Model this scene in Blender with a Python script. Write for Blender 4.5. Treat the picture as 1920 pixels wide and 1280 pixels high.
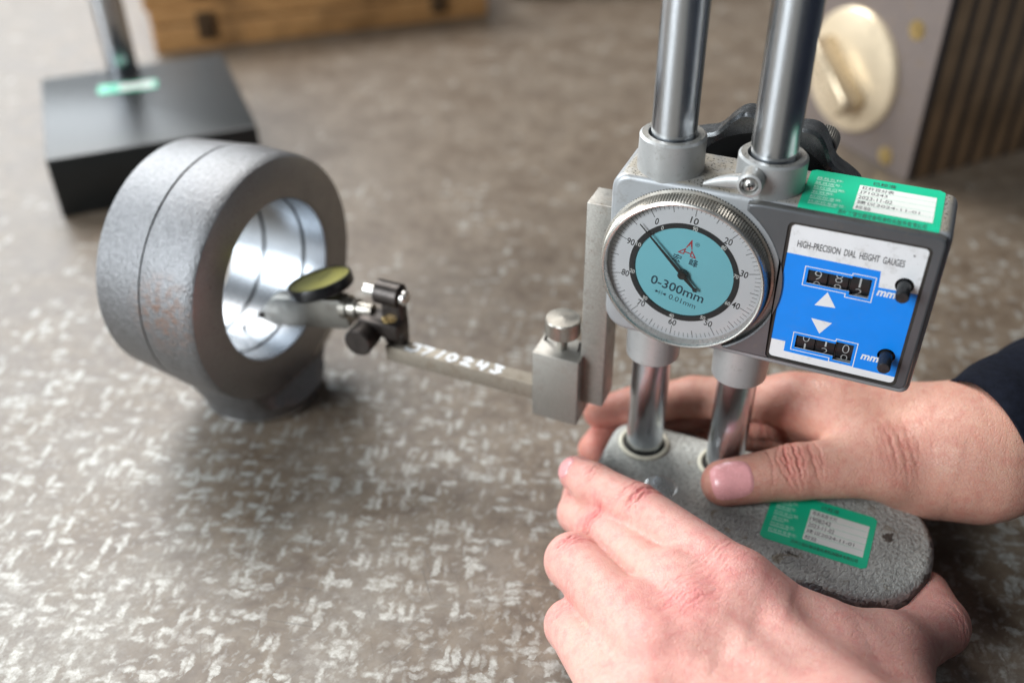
import bpy, bmesh, math, random
import numpy as np
from mathutils import Vector, Matrix
from mathutils.bvhtree import BVHTree
random.seed(7)
S = 0.001                      # geometry below is written in millimetres
scene = bpy.context.scene
for o in list(bpy.data.objects): bpy.data.objects.remove(o)

# ---------------------------------------------------------------- camera
cam_d = bpy.data.cameras.new('camera'); cam = bpy.data.objects.new('camera', cam_d)
scene.collection.objects.link(cam); scene.camera = cam
CAM = np.array([77.86, -323.76, 325.57])
CR = np.array([[0.9187, 0.3949, -0.0083], [0.2282, -0.5488, -0.8042], [-0.3222, 0.7369, -0.5943]])
CR[0] /= np.linalg.norm(CR[0]); CR[2] -= CR[2].dot(CR[0]) * CR[0]; CR[2] /= np.linalg.norm(CR[2]); CR[1] = np.cross(CR[2], CR[0])
FPX = 1857.98
m = Matrix.Identity(4)
for i in range(3):
    m[i][0] = CR[0][i]; m[i][1] = -CR[1][i]; m[i][2] = -CR[2][i]; m[i][3] = CAM[i] * S
cam.matrix_world = m
cam_d.sensor_width = 36; cam_d.lens = FPX / 1920 * 36
cam_d.clip_start = 0.01; cam_d.clip_end = 50
cam_d.dof.use_dof = True; cam_d.dof.focus_distance = 0.362; cam_d.dof.aperture_fstop = 4.2; cam_d.dof.aperture_blades = 9
scene.cycles.max_bounces = 6; scene.cycles.diffuse_bounces = 3; scene.cycles.glossy_bounces = 4; scene.cycles.transmission_bounces = 4; scene.cycles.transparent_max_bounces = 6; scene.cycles.caustics_reflective = False; scene.cycles.caustics_refractive = False
scene.render.resolution_x = 1024; scene.render.resolution_y = 682

# ---------------------------------------------------------------- light of the workshop
w = bpy.data.worlds.new('World'); scene.world = w; w.use_nodes = True
bg = w.node_tree.nodes['Background']; bg.inputs[0].default_value = (0.86, 0.93, 1.0, 1); bg.inputs[1].default_value = 0.10
def area(name, loc, target, sx, sy, power, col):
    l = bpy.data.lights.new(name, 'AREA'); l.shape = 'RECTANGLE'; l.size = sx; l.size_y = sy; l.energy = power; l.color = col
    o = bpy.data.objects.new(name, l); scene.collection.objects.link(o)
    o.location = loc; o.rotation_euler = (Vector(target) - Vector(loc)).to_track_quat('-Z', 'Y').to_euler()
    return o
area('window_light', (-2.4, 0.9, 1.35), (0, 0, 0.05), 2.6, 1.6, 74, (0.88, 0.95, 1.0))
area('ceiling_light', (-1.5, 1.1, 2.2), (0, 0, 0), 1.6, 1.2, 60, (1.0, 0.97, 0.93))
area('side_window_light', (-1.5, -2.05, 1.15), (0, 0, 0.1), 1.1, 1.6, 82, (0.90, 0.96, 1.0))
scene.view_settings.view_transform = 'Standard'; scene.view_settings.look = 'None'
scene.view_settings.exposure = 0.24; scene.view_settings.gamma = 1.0; scene.view_settings.use_curve_mapping = False

# ---------------------------------------------------------------- helpers
def px(x, y, z=None, Y=None):
    """3-D point (mm) where the sight line of a photo pixel meets the height z or the depth plane Y"""
    v = CR.T @ np.array([(x - 960) / FPX, (y - 640) / FPX, 1.0])
    t = (z - CAM[2]) / v[2] if z is not None else (Y - CAM[1]) / v[1]
    return CAM + t * v
A = lambda *v: np.array(v, float)
def unit(v): v = np.array(v, float); return v / np.linalg.norm(v)
class Frame:
    def __init__(s, O, u, v): s.O = A(*O); s.u = unit(u); v = A(*v); v = v - v.dot(s.u) * s.u; s.v = unit(v); s.n = np.cross(s.u, s.v)
    def __call__(s, a, b, c=0.0): return s.O + a * s.u + b * s.v + c * s.n
XZ = Frame((0, 0, 0), (1, 0, 0), (0, 0, 1))     # normal = -y (towards the viewer)
XY = Frame((0, 0, 0), (1, 0, 0), (0, 1, 0))     # normal = +z
class G:
    def __init__(s): s.v = []; s.f = []; s.m = []
    def add(s, v, f, mi=0):
        n = len(s.v); s.v += [tuple(p) for p in v]; s.f += [tuple(i + n for i in q) for q in f]; s.m += [mi] * len(f); return s
    def rings(s, rings, mi=0, closed=True, caps=True):
        n = len(rings[0]); v = [p for r in rings for p in r]; f = []
        for k in range(len(rings) - 1):
            for i in range(n if closed else n - 1):
                j = (i + 1) % n; f.append((k * n + i, k * n + j, (k + 1) * n + j, (k + 1) * n + i))
        if caps: f.append(tuple(range(n - 1, -1, -1))); f.append(tuple((len(rings) - 1) * n + i for i in range(n)))
        return s.add(v, f, mi)
    def prism(s, out, c0, c1, fr=XY, bev=0.0, seg=3, mi=0):
        out = np.array(out, float); c0, c1 = min(c0, c1), max(c0, c1)
        ar = 0.5 * np.sum(out[:, 0] * np.roll(out[:, 1], -1) - np.roll(out[:, 0], -1) * out[:, 1])
        if ar < 0: out = out[::-1]
        def inset(d):
            if d == 0: return out
            e = np.roll(out, -1, 0) - out; e /= np.linalg.norm(e, axis=1)[:, None] + 1e-12
            nn = np.stack([-e[:, 1], e[:, 0]], 1); pn = np.roll(nn, 1, 0); b = nn + pn
            b /= (np.sum(b * nn, 1))[:, None] + 1e-9
            return out + b * d
        R = []
        if bev > 0:
            for k in range(seg + 1):
                a = math.pi / 2 * k / seg; R.append((bev * (1 - math.sin(a)), c0 + bev * (1 - math.cos(a))))
            for k in range(seg + 1):
                a = math.pi / 2 * (1 - k / seg); R.append((bev * (1 - math.sin(a)), c1 - bev * (1 - math.cos(a))))
        else: R = [(0, c0), (0, c1)]
        return s.rings([[fr(p[0], p[1], c) for p in inset(d)] for d, c in R], mi)
    def box(s, x0, x1, y0, y1, z0, z1, bev=0.0, fr=XY, mi=0, seg=2):
        return s.prism([(x0, y0), (x1, y0), (x1, y1), (x0, y1)], z0, z1, fr, bev, seg, mi) if bev == 0 else \
               s.prism(rrect(x0, x1, y0, y1, bev, 3), z0, z1, fr, bev * .8, seg, mi)
    def lathe(s, prof, O, ax, n=48, mi=0, mod=None, caps=False, ref=None):
        ax = unit(ax); t = A(0, 0, 1) if abs(ax[2]) < .9 else A(1, 0, 0)
        if ref is not None: t = A(*ref)
        u = unit(np.cross(t, ax)); v = np.cross(ax, u); O = A(*O); rg = []
        for r, h in prof:
            rg.append([O + ax * h + (u * math.cos(a) + v * math.sin(a)) * (r if mod is None else mod(r, h, a)) for a in [2 * math.pi * i / n for i in range(n)]])
        return s.rings(rg, mi, caps=caps)
    def tube(s, pts, r, n=10, mi=0):
        pts = [A(*p) for p in pts]; r = r if hasattr(r, '__len__') else [r] * len(pts); rg = []; u = None
        for i, p in enumerate(pts):
            d = unit(pts[min(i + 1, len(pts) - 1)] - pts[max(i - 1, 0)])
            u = unit(np.cross(d, A(0, 0, 1) if abs(d[2]) < .9 else A(1, 0, 0))) if u is None else unit(u - d * u.dot(d))
            v = np.cross(d, u); rg.append([p + r[i] * (u * math.cos(a) + v * math.sin(a)) for a in [2 * math.pi * k / n for k in range(n)]])
        return s.rings(rg, mi)
def rrect(x0, x1, y0, y1, r, n=5):
    rs = r if hasattr(r, '__len__') else [r] * 4; o = []          # corners: (x1,y1),(x0,y1),(x0,y0),(x1,y0)
    for (cx, cy, sx, sy, a0), q in zip(((x1, y1, -1, -1, 0), (x0, y1, 1, -1, 90), (x0, y0, 1, 1, 180), (x1, y0, -1, 1, 270)), rs):
        k = max(2, n if q < 12 else 12)
        for i in range(k + 1):
            a = math.radians(a0 + 90 * i / k); o.append((cx + sx * q + q * math.cos(a), cy + sy * q + q * math.sin(a)))
    return o
def circle(cx, cy, r, n=32): return [(cx + r * math.cos(2 * math.pi * i / n), cy + r * math.sin(2 * math.pi * i / n)) for i in range(n)]
def flat(loops, fr, c, g, mi=0):
    """filled 2-D region (outer loop plus holes) laid at height c of a frame"""
    bm = bmesh.new(); ed = []
    for L in loops:
        vs = [bm.verts.new((p[0], p[1], 0)) for p in L]
        for i in range(len(vs)): ed.append(bm.edges.new((vs[i], vs[(i + 1) % len(vs)])))
    bmesh.ops.triangle_fill(bm, edges=ed, use_beauty=True, use_dissolve=False, normal=(0, 0, 1))
    bm.verts.index_update()
    v = [tuple(x.co[:2]) for x in bm.verts]; f = []
    for q in bm.faces:
        ids = [x.index for x in q.verts]; a, b, d = [v[i] for i in ids[:3]]
        if (b[0] - a[0]) * (d[1] - a[1]) - (b[1] - a[1]) * (d[0] - a[0]) < 0: ids.reverse()
        f.append(ids)
    bm.free()
    return g.add([fr(p[0], p[1], c) for p in v], f, mi)
def inset_loop(L, d):
    L = np.array(L, float)
    if np.sum(L[:, 0] * np.roll(L[:, 1], -1) - np.roll(L[:, 0], -1) * L[:, 1]) < 0: L = L[::-1]
    e = np.roll(L, -1, 0) - L; e /= np.linalg.norm(e, axis=1)[:, None] + 1e-12; nn = np.stack([-e[:, 1], e[:, 0]], 1); b = nn + np.roll(nn, 1, 0); b /= np.maximum(np.sum(b * nn, 1), .35)[:, None]
    return L, L + b * d
def slab(loops, fr, c0, c1, g, mi=0, bev=0.0):
    """plate with holes: two filled faces and the walls between"""
    if bev:
        o, i = inset_loop(loops[0], bev); i2 = inset_loop(loops[0], bev * .3)[1]; flat([i] + list(loops[1:]), fr, c1, g, mi); g.rings([[fr(*q, c1 - bev) for q in o], [fr(*q, c1 - bev * .3) for q in i2], [fr(*q, c1) for q in i]], mi, caps=False)
        h = G(); flat([o] + list(loops[1:]), fr, c0, h); g.add(h.v, [q[::-1] for q in h.f], mi); g.rings([[fr(*q, c0) for q in o], [fr(*q, c1 - bev) for q in o]], mi, caps=False)
        for L in loops[1:]:
            L = np.array(L, float)
            if np.sum(L[:, 0] * np.roll(L[:, 1], -1) - np.roll(L[:, 0], -1) * L[:, 1]) > 0: L = L[::-1]
            g.rings([[fr(*q, c0) for q in L], [fr(*q, c1) for q in L]], mi, caps=False)
        return g
    flat(loops, fr, c1, g, mi); h = G(); flat(loops, fr, c0, h); g.add(h.v, [q[::-1] for q in h.f], mi)
    for k, L in enumerate(loops):
        L = np.array(L, float); ar = np.sum(L[:, 0] * np.roll(L[:, 1], -1) - np.roll(L[:, 0], -1) * L[:, 1])
        if (ar < 0) == (k == 0): L = L[::-1]
        g.rings([[fr(p[0], p[1], c0) for p in L], [fr(p[0], p[1], c1) for p in L]], mi, caps=False)
    return g
def make(name, g, mats, parent=None, smooth=True, angle=35):
    root = parent
    while root is not None and root.parent is not None: root = root.parent
    off = A(*root.location) / S if root is not None else A(0, 0, 0)
    me = bpy.data.meshes.new(name)
    me.from_pydata([tuple((A(*p) - off) * S) for p in g.v], [], g.f)
    mats = mats if isinstance(mats, (list, tuple)) else [mats]
    for mt in mats: me.materials.append(mt)
    if len(mats) > 1: me.polygons.foreach_set('material_index', g.m)
    me.validate(); me.update()
    if smooth:
        me.polygons.foreach_set('use_smooth', [True] * len(me.polygons)); me.set_sharp_from_angle(angle=math.radians(angle))
    o = bpy.data.objects.new(name, me); scene.collection.objects.link(o)
    if parent is not None: o.parent = parent
    return o
def thing(name, label, cat, loc=(0, 0, 0), group=None):
    o = bpy.data.objects.new(name, None); scene.collection.objects.link(o); o.empty_display_size = .01
    o.location = A(*loc) * S; tag(o, label, cat, group); return o
def tag(o, label=None, cat=None, group=None, kind=None):
    for k, v in (('label', label), ('category', cat), ('group', group), ('kind', kind)):
        if v: o[k] = v
    return o
def glyphs(body, h=None, w=None, cx=0.0, cy=0.0, anchor='c', spacing=1.0, shear=0.0, bold=0.0):
    """outline letters as flat triangles: fitted to height h and, if given, width w (mm)"""
    cu = bpy.data.curves.new('t', 'FONT'); cu.body = body; cu.size = 1; cu.space_character = spacing; cu.shear = shear; cu.resolution_u = 3; cu.offset = bold
    ob = bpy.data.objects.new('t', cu); scene.collection.objects.link(ob)
    dg = bpy.context.evaluated_depsgraph_get(); ev = ob.evaluated_get(dg); me = ev.to_mesh()
    v = np.array([tuple(p.co[:2]) for p in me.vertices]) if len(me.vertices) else np.zeros((0, 2)); f = [tuple(p.vertices) for p in me.polygons]
    ev.to_mesh_clear(); bpy.data.objects.remove(ob); bpy.data.curves.remove(cu)
    if len(v) == 0: return v, f
    lo, hi = v.min(0), v.max(0); s = h / (hi[1] - lo[1]) if h else w / (hi[0] - lo[0])
    sx = w / (hi[0] - lo[0]) if w else s
    v = (v - [(lo[0] + hi[0]) / 2 if anchor == 'c' else lo[0], (lo[1] + hi[1]) / 2]) * [sx, s] + [cx, cy]
    return v, f
def put_text(g, fr, c, mi=0, rot=0.0, at=(0, 0), **k):
    body = k.pop('body'); v, f = glyphs(body, **k); ca, sa = math.cos(rot), math.sin(rot)
    P = [fr(at[0] + p[0] * ca - p[1] * sa, at[1] + p[0] * sa + p[1] * ca, c) for p in v]
    ff = []
    for q in f:
        a, b, d = v[q[0]], v[q[1]], v[q[2]]
        ff.append(q if (b[0] - a[0]) * (d[1] - a[1]) - (b[1] - a[1]) * (d[0] - a[0]) >= 0 else q[::-1])
    return g.add(P, ff, mi)

# ---------------------------------------------------------------- materials
class N:
    def __init__(s, name):
        s.mat = bpy.data.materials.new(name); s.mat.use_nodes = True; s.t = s.mat.node_tree; s.b = s.t.nodes['Principled BSDF']
        s.out = s.t.nodes['Material Output']; s.co = s.t.nodes.new('ShaderNodeTexCoord').outputs['Object']
    def n(s, kind, **k):
        x = s.t.nodes.new('ShaderNode' + kind)
        for a, v in k.items(): setattr(x, a, v)
        return x
    def l(s, a, b): s.t.links.new(a, b)
    def set(s, sock, v):
        if hasattr(v, 'is_linked') or isinstance(v, bpy.types.NodeSocket): s.l(v, sock)
        else: sock.default_value = (*v, 1) if isinstance(v, tuple) and len(v) == 3 and sock.type == 'RGBA' else v
    def map(s, scale=(1, 1, 1), rot=(0, 0, 0), src=None):
        src = src or s.co
        if any(rot): x = s.n('Mapping'); x.inputs['Rotation'].default_value = rot; s.l(src, x.inputs[0]); src = x.outputs[0]      # turn first, then stretch
        x = s.n('Mapping'); x.inputs['Scale'].default_value = scale; s.l(src, x.inputs[0]); return x.outputs[0]
    def noise(s, scale, detail=3, rough=.55, co=None, dist=0.0):
        x = s.n('TexNoise'); s.l(co or s.co, x.inputs['Vector']); x.inputs['Scale'].default_value = scale; x.inputs['Detail'].default_value = detail
        x.inputs['Roughness'].default_value = rough; x.inputs['Distortion'].default_value = dist; return x.outputs['Fac']
    def voro(s, scale, feature='F1', co=None, rnd=1.0):
        x = s.n('TexVoronoi', feature=feature); s.l(co or s.co, x.inputs['Vector']); x.inputs['Scale'].default_value = scale; x.inputs['Randomness'].default_value = rnd
        return x.outputs['Distance']
    def ramp(s, fac, *stops):
        x = s.n('ValToRGB'); e = x.color_ramp.elements
        while len(e) < len(stops): e.new(.5)
        for q, (p, c) in zip(e, stops): q.position = p; q.color = (c, c, c, 1) if not isinstance(c, tuple) else (*c, 1)
        s.l(fac, x.inputs[0]); return x.outputs[0]
    def mix(s, fac, a, b, mode='MIX'):
        x = s.n('Mix', data_type='RGBA', blend_type=mode); s.set(x.inputs[0], fac); s.set(x.inputs[6], a); s.set(x.inputs[7], b); return x.outputs[2]
    def math(s, op, a, b=0.0, c=None):
        x = s.n('Math', operation=op); s.set(x.inputs[0], a); s.set(x.inputs[1], b)
        if c is not None: s.set(x.inputs[2], c)
        return x.outputs[0]
    def rng(s, v, a, b, c=0.0, d=1.0):
        x = s.n('MapRange'); s.set(x.inputs[0], v); x.inputs[1].default_value = a; x.inputs[2].default_value = b; x.inputs[3].default_value = c; x.inputs[4].default_value = d; return x.outputs[0]
    def bump(s, h, dist, strength=1.0, prev=None):
        x = s.n('Bump'); x.inputs['Strength'].default_value = strength; x.inputs['Distance'].default_value = dist; s.l(h, x.inputs['Height'])
        if prev is not None: s.l(prev, x.inputs['Normal'])
        return x.outputs[0]
    def fin(s, **k):
        for a, v in k.items():
            s.set(s.b.inputs[{'col': 'Base Color', 'rough': 'Roughness', 'metal': 'Metallic', 'nor': 'Normal', 'spec': 'Specular IOR Level', 'aniso': 'Anisotropic', 'anirot': 'Anisotropic Rotation', 'tan': 'Tangent', 'sss': 'Subsurface Weight', 'coat': 'Coat Weight', 'coatr': 'Coat Roughness', 'trans': 'Transmission Weight', 'alpha': 'Alpha'}[a]], v)
        return s.mat
    def upness(s):
        g = s.n('NewGeometry'); x = s.n('SeparateXYZ'); s.l(g.outputs['Normal'], x.inputs[0]); return x.outputs[2]
def simple(name, col, rough=.5, metal=0.0, var=.12, vs=120, bump=0.0, bs=900, rv=.08, **k):
    s = N(name); n1 = s.noise(vs, 4); dark = tuple(c * (1 - var) for c in col); light = tuple(min(1, c * (1 + var)) for c in col)
    c = s.mix(s.ramp(n1, (.3, 0.0), (.7, 1.0)), dark, light); n2 = s.noise(vs * 3.1, 3)
    a = dict(col=c, rough=s.rng(n2, .3, .7, max(.02, rough - rv), rough + rv), metal=metal)
    if bump: a['nor'] = s.bump(s.noise(bs, 3), bump * S)
    a.update(k); return s.fin(**a)
def mat_table():
    s = N('worn_iron_plate')
    sx = s.n('SeparateXYZ'); s.l(s.co, sx.inputs[0])
    big = s.noise(6, 2); mid = s.noise(33, 4, .62); fine = s.noise(420, 3, .65)
    wx = s.n('TexNoise'); s.l(s.co, wx.inputs['Vector']); wx.inputs['Scale'].default_value = 190; wx.inputs['Detail'].default_value = 3; wx.inputs['Roughness'].default_value = .7
    wob = s.n('VectorMath', operation='MULTIPLY_ADD'); s.l(wx.outputs['Color'], wob.inputs[0]); wob.inputs[1].default_value = (.0060, .0060, 0); s.l(s.co, wob.inputs[2])
    tt = s.math('ADD', sx.outputs[1], s.math('MULTIPLY', sx.outputs[0], -.40)); tt = s.math('ADD', tt, s.math('MULTIPLY', s.math('SUBTRACT', big, .5), .30))
    dens = s.rng(tt, -.26, .30, 1.28, -.05)       # more scraped where the work is done
    dens = s.math('ADD', dens, s.math('MULTIPLY', s.math('SUBTRACT', mid, .5), 1.7))
    fl = None
    for sc, rot, st, thr in ((200, -.34, .58, .60), (212, -1.88, .42, .58), (410, -1.2, .6, .50)):
        v = s.n('TexVoronoi', feature='F1', distance='CHEBYCHEV' if sc == 999 else 'EUCLIDEAN'); v.inputs['Scale'].default_value = sc; v.inputs['Randomness'].default_value = .8
        s.l(s.map((st, 1.3, .001), (0, 0, rot), wob.outputs[0]), v.inputs['Vector'])
        cs = s.n('SeparateColor'); s.l(v.outputs['Color'], cs.inputs[0])
        on = s.rng(s.math('SUBTRACT', s.math('MULTIPLY', dens, .72), cs.outputs[0]), -.10, .10)
        sz = s.rng(cs.outputs[1], 0, 1, thr * .5, thr)
        d = s.math('MULTIPLY', s.rng(s.math('SUBTRACT', sz, v.outputs['Distance']), -.07, .19, 0, .5 if sc > 300 else 1.0), on)
        fl = d if fl is None else s.math('MAXIMUM', fl, d)
    fl = s.math('MULTIPLY', fl, s.rng(fine, .25, .55, .45, 1.0))
    m2 = s.noise(130, 3, .65); film = s.mix(s.rng(s.math('ADD', s.math('MULTIPLY', mid, .5), s.math('MULTIPLY', m2, .5)), .36, .62), (.100, .069, .046), (.192, .149, .108))
    film = s.mix(s.rng(fine, .45, .75, 0, .35), film, (.105, .080, .062))
    wear = s.mix(s.rng(fine, .35, .65), (.33, .335, .312), (.48, .485, .455))
    c = s.mix(s.math('MULTIPLY', fl, .70), film, wear)
    rub = s.math('MULTIPLY', s.rng(s.noise(15, 4, .65), .42, .66), s.rng(tt, -.26, .06, .80, .06))
    c = s.mix(rub, c, s.mix(s.rng(fine, .35, .65), (.27, .255, .225), (.45, .44, .405)))
    stain = s.rng(s.noise(21, 4, .65, dist=.6), .62, .70, 0, .6); c = s.mix(stain, c, (.095, .066, .048))
    sc = None
    for k, (r, q) in enumerate(((.35, 900), (-.7, 1100), (1.35, 800))):
        t = s.rng(s.noise(q, 1, .5, s.map((1, .022, 1), (0, 0, r))), .70, .73); sc = t if sc is None else s.math('MAXIMUM', sc, t)
    sc = s.math('MULTIPLY', sc, s.rng(big, .42, .6)); c = s.mix(s.math('MULTIPLY', sc, .55), c, (.07, .06, .05))
    rough = s.rng(s.math('ADD', s.math('MULTIPLY', fl, -.35), mid),   .1, .8, .34, .50)
    nor = s.bump(s.math('ADD', mid, s.math('MULTIPLY', fl, .25)), .10 * S, .35)
    return s.fin(col=c, rough=rough, metal=s.math('MULTIPLY', fl, .08), spec=.40, nor=nor)
def mat_paint(name, col, dust=.0, rough=.38, metal=.35):
    s = N(name); n = s.noise(60, 3)
    c = s.mix(s.rng(n, .35, .65), tuple(q * .92 for q in col), tuple(min(1, q * 1.06) for q in col))
    sp = s.rng(s.noise(1500, 2, .6), .68, .74); c = s.mix(s.math('MULTIPLY', sp, .5), c, (.10, .085, .07))
    gr = s.rng(s.noise(210, 5, .7), .58, .74, 0, .45); c = s.mix(gr, c, (.20, .175, .145))
    if dust:
        up = s.math('MULTIPLY', s.rng(s.upness(), .75, .95), dust)
        patch = s.math('MULTIPLY', up, s.rng(s.noise(95, 4, .65), .30, .55, .35, 1.0)); c = s.mix(patch, c, (.33, .295, .24))
        blk = s.math('MULTIPLY', up, s.rng(s.noise(1150, 2, .5), .60, .64)); c = s.mix(blk, c, (.03, .026, .022))
        r = s.math('MAXIMUM', rough, s.math('MULTIPLY', patch, .85))
    else: r = rough
    return s.fin(col=c, rough=r, metal=metal, nor=s.bump(s.noise(1400, 3), .012 * S, .6))
def mat_base():
    s = N('crackled_grey_enamel')
    n = s.noise(45, 4); c = s.mix(s.rng(n, .35, .65), (.36, .362, .34), (.50, .50, .465))
    wr = s.rng(s.noise(800, 2.0, .55, s.map((1, .7, 1), (0, 0, .5)), dist=.6), .36, .64)
    c = s.mix(s.rng(wr, 0, .45, .45, 0), c, (.12, .12, .11))
    st = s.rng(s.noise(70, 5, .65, dist=1.2), .60, .68, 0, .75); c = s.mix(st, c, (.19, .145, .085))
    up = s.upness(); side = s.rng(up, .995, .55)
    chip = s.math('GREATER_THAN', s.math('ADD', s.noise(85, 6, .62, dist=.5), s.math('MULTIPLY', side, .20)), .66)
    c = s.mix(chip, c, s.mix(s.noise(300, 3), (.045, .042, .042), (.15, .125, .10)))
    rub = s.math('MULTIPLY', side, s.rng(s.noise(55, 4, .6), .35, .6)); c = s.mix(s.math('MULTIPLY', rub, .75), c, (.20, .215, .24))
    h = s.math('SUBTRACT', s.math('MULTIPLY', wr, 1.0), s.math('MULTIPLY', chip, 1.0))
    return s.fin(col=c, rough=s.rng(s.math('ADD', rub, s.math('MULTIPLY', wr, .2)), 0, 1, .55, .34), metal=s.math('MULTIPLY', rub, .3), spec=.4, nor=s.bump(h, .34 * S, .95))
def mat_brushed(name, col, axis='Z', rough=.2, aniso=.75, lines=9000, lb=.0022, dirt=.0):
    s = N(name); k = {'Z': (0.02, 0.02, 1), 'X': (1, .02, .02), 'Y': (.02, 1, .02)}[axis]
    ln = s.noise(lines, 2, .5, s.map(k)); lo = s.noise(lines * .09, 3, .5, s.map(k))
    c = s.mix(s.rng(ln, .3, .7), tuple(q * .9 for q in col), col)
    t = s.n('Tangent', direction_type='RADIAL', axis=axis)
    if dirt: c = s.mix(s.rng(s.noise(130, 4, .6), .55, .72, 0, dirt), c, (.16, .11, .08))
    return s.fin(col=c, rough=s.rng(lo, .3, .7, rough * .96, rough * 1.04), metal=1.0, aniso=aniso, tan=t.outputs[0], nor=s.bump(ln, lb * S, .35))
def mat_rusty(name, col, rust=.4, rough=.42, metal=.9, bump=.02):
    s = N(name); n = s.noise(120, 5, .6); f = s.noise(1300, 3, .6)
    c = s.mix(s.rng(f, .3, .7), tuple(q * .84 for q in col), tuple(min(1, q * 1.1) for q in col))
    r = s.rng(n, .52, .72, 0, rust); c = s.mix(r, c, (.17, .115, .07))
    sp = s.rng(s.noise(800, 2), .70, .76, 0, .8); c = s.mix(sp, c, (.12, .06, .03))
    return s.fin(col=c, rough=s.rng(n, .3, .7, rough - .07, rough + .15), metal=s.rng(r, 0, 1, metal, .2), nor=s.bump(f, bump * S, .4))
def mat_cast():
    s = N('cast_steel'); n = s.noise(60, 4, .6); f = s.noise(520, 4, .72)
    c = s.mix(s.rng(f, .3, .7), (.13, .131, .135), (.27, .272, .28)); c = s.mix(s.rng(n, .40, .7, 0, .35), c, (.22, .22, .23))
    v = s.n('VectorMath', operation='DISTANCE'); s.l(s.co, v.inputs[0]); v.inputs[1].default_value = (.004, -.058, .083)
    rust = s.math('MULTIPLY', s.rng(v.outputs['Value'], .004, .022, .75, 0), s.rng(s.noise(260, 4, .6), .44, .60)); c = s.mix(rust, c, (.20, .095, .05))
    return s.fin(col=c, rough=s.rng(f, .3, .7, .36, .5), metal=s.rng(rust, 0, 1, .78, .1), nor=s.bump(f, .6 * S, .85))
def mat_wood():
    s = N('varnished_wood'); v = s.n('VectorMath', operation='ADD'); x = s.n('TexNoise'); s.l(s.co, x.inputs['Vector']); x.inputs['Scale'].default_value = 5
    g = s.noise(30, 5, .6, s.map((1.2, 9, 9)), dist=1.5); f = s.noise(160, 3, .6, s.map((.4, 6, 6)))
    c = s.ramp(g, (.25, (.30, .14, .05)), (.5, (.50, .26, .095)), (.75, (.60, .36, .16))); c = s.mix(s.rng(f, .4, .7, 0, .5), c, (.20, .10, .035))
    d = s.rng(s.noise(25, 4), .5, .7, 0, .6); c = s.mix(d, c, (.10, .05, .02))
    return s.fin(col=c, rough=.48, nor=s.bump(g, .2 * S, .3))
def mat_print(name, col, rough=.45, var=.06, dirt=0.0):
    s = N(name); c = s.mix(s.rng(s.noise(140, 4), .3, .7), tuple(q * (1 - var) for q in col), col)
    if dirt: c = s.mix(s.rng(s.noise(260, 5, .7), .54, .74, 0, dirt), c, (.24, .21, .165)); c = s.mix(s.rng(s.noise(1800, 2), .68, .74, 0, dirt), c, (.14, .11, .08))
    return s.fin(col=c, rough=rough)
def mat_glass():
    s = N('dial_crystal'); s.t.nodes.remove(s.b); tr = s.n('BsdfTransparent'); gl = s.n('BsdfGlossy'); gl.inputs['Roughness'].default_value = .04
    fr = s.n('Fresnel'); fr.inputs['IOR'].default_value = 1.45; mx = s.n('MixShader'); s.l(fr.outputs[0], mx.inputs[0]); s.l(tr.outputs[0], mx.inputs[1]); s.l(gl.outputs[0], mx.inputs[2]); s.l(mx.outputs[0], s.out.inputs[0]); return s.mat
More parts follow.
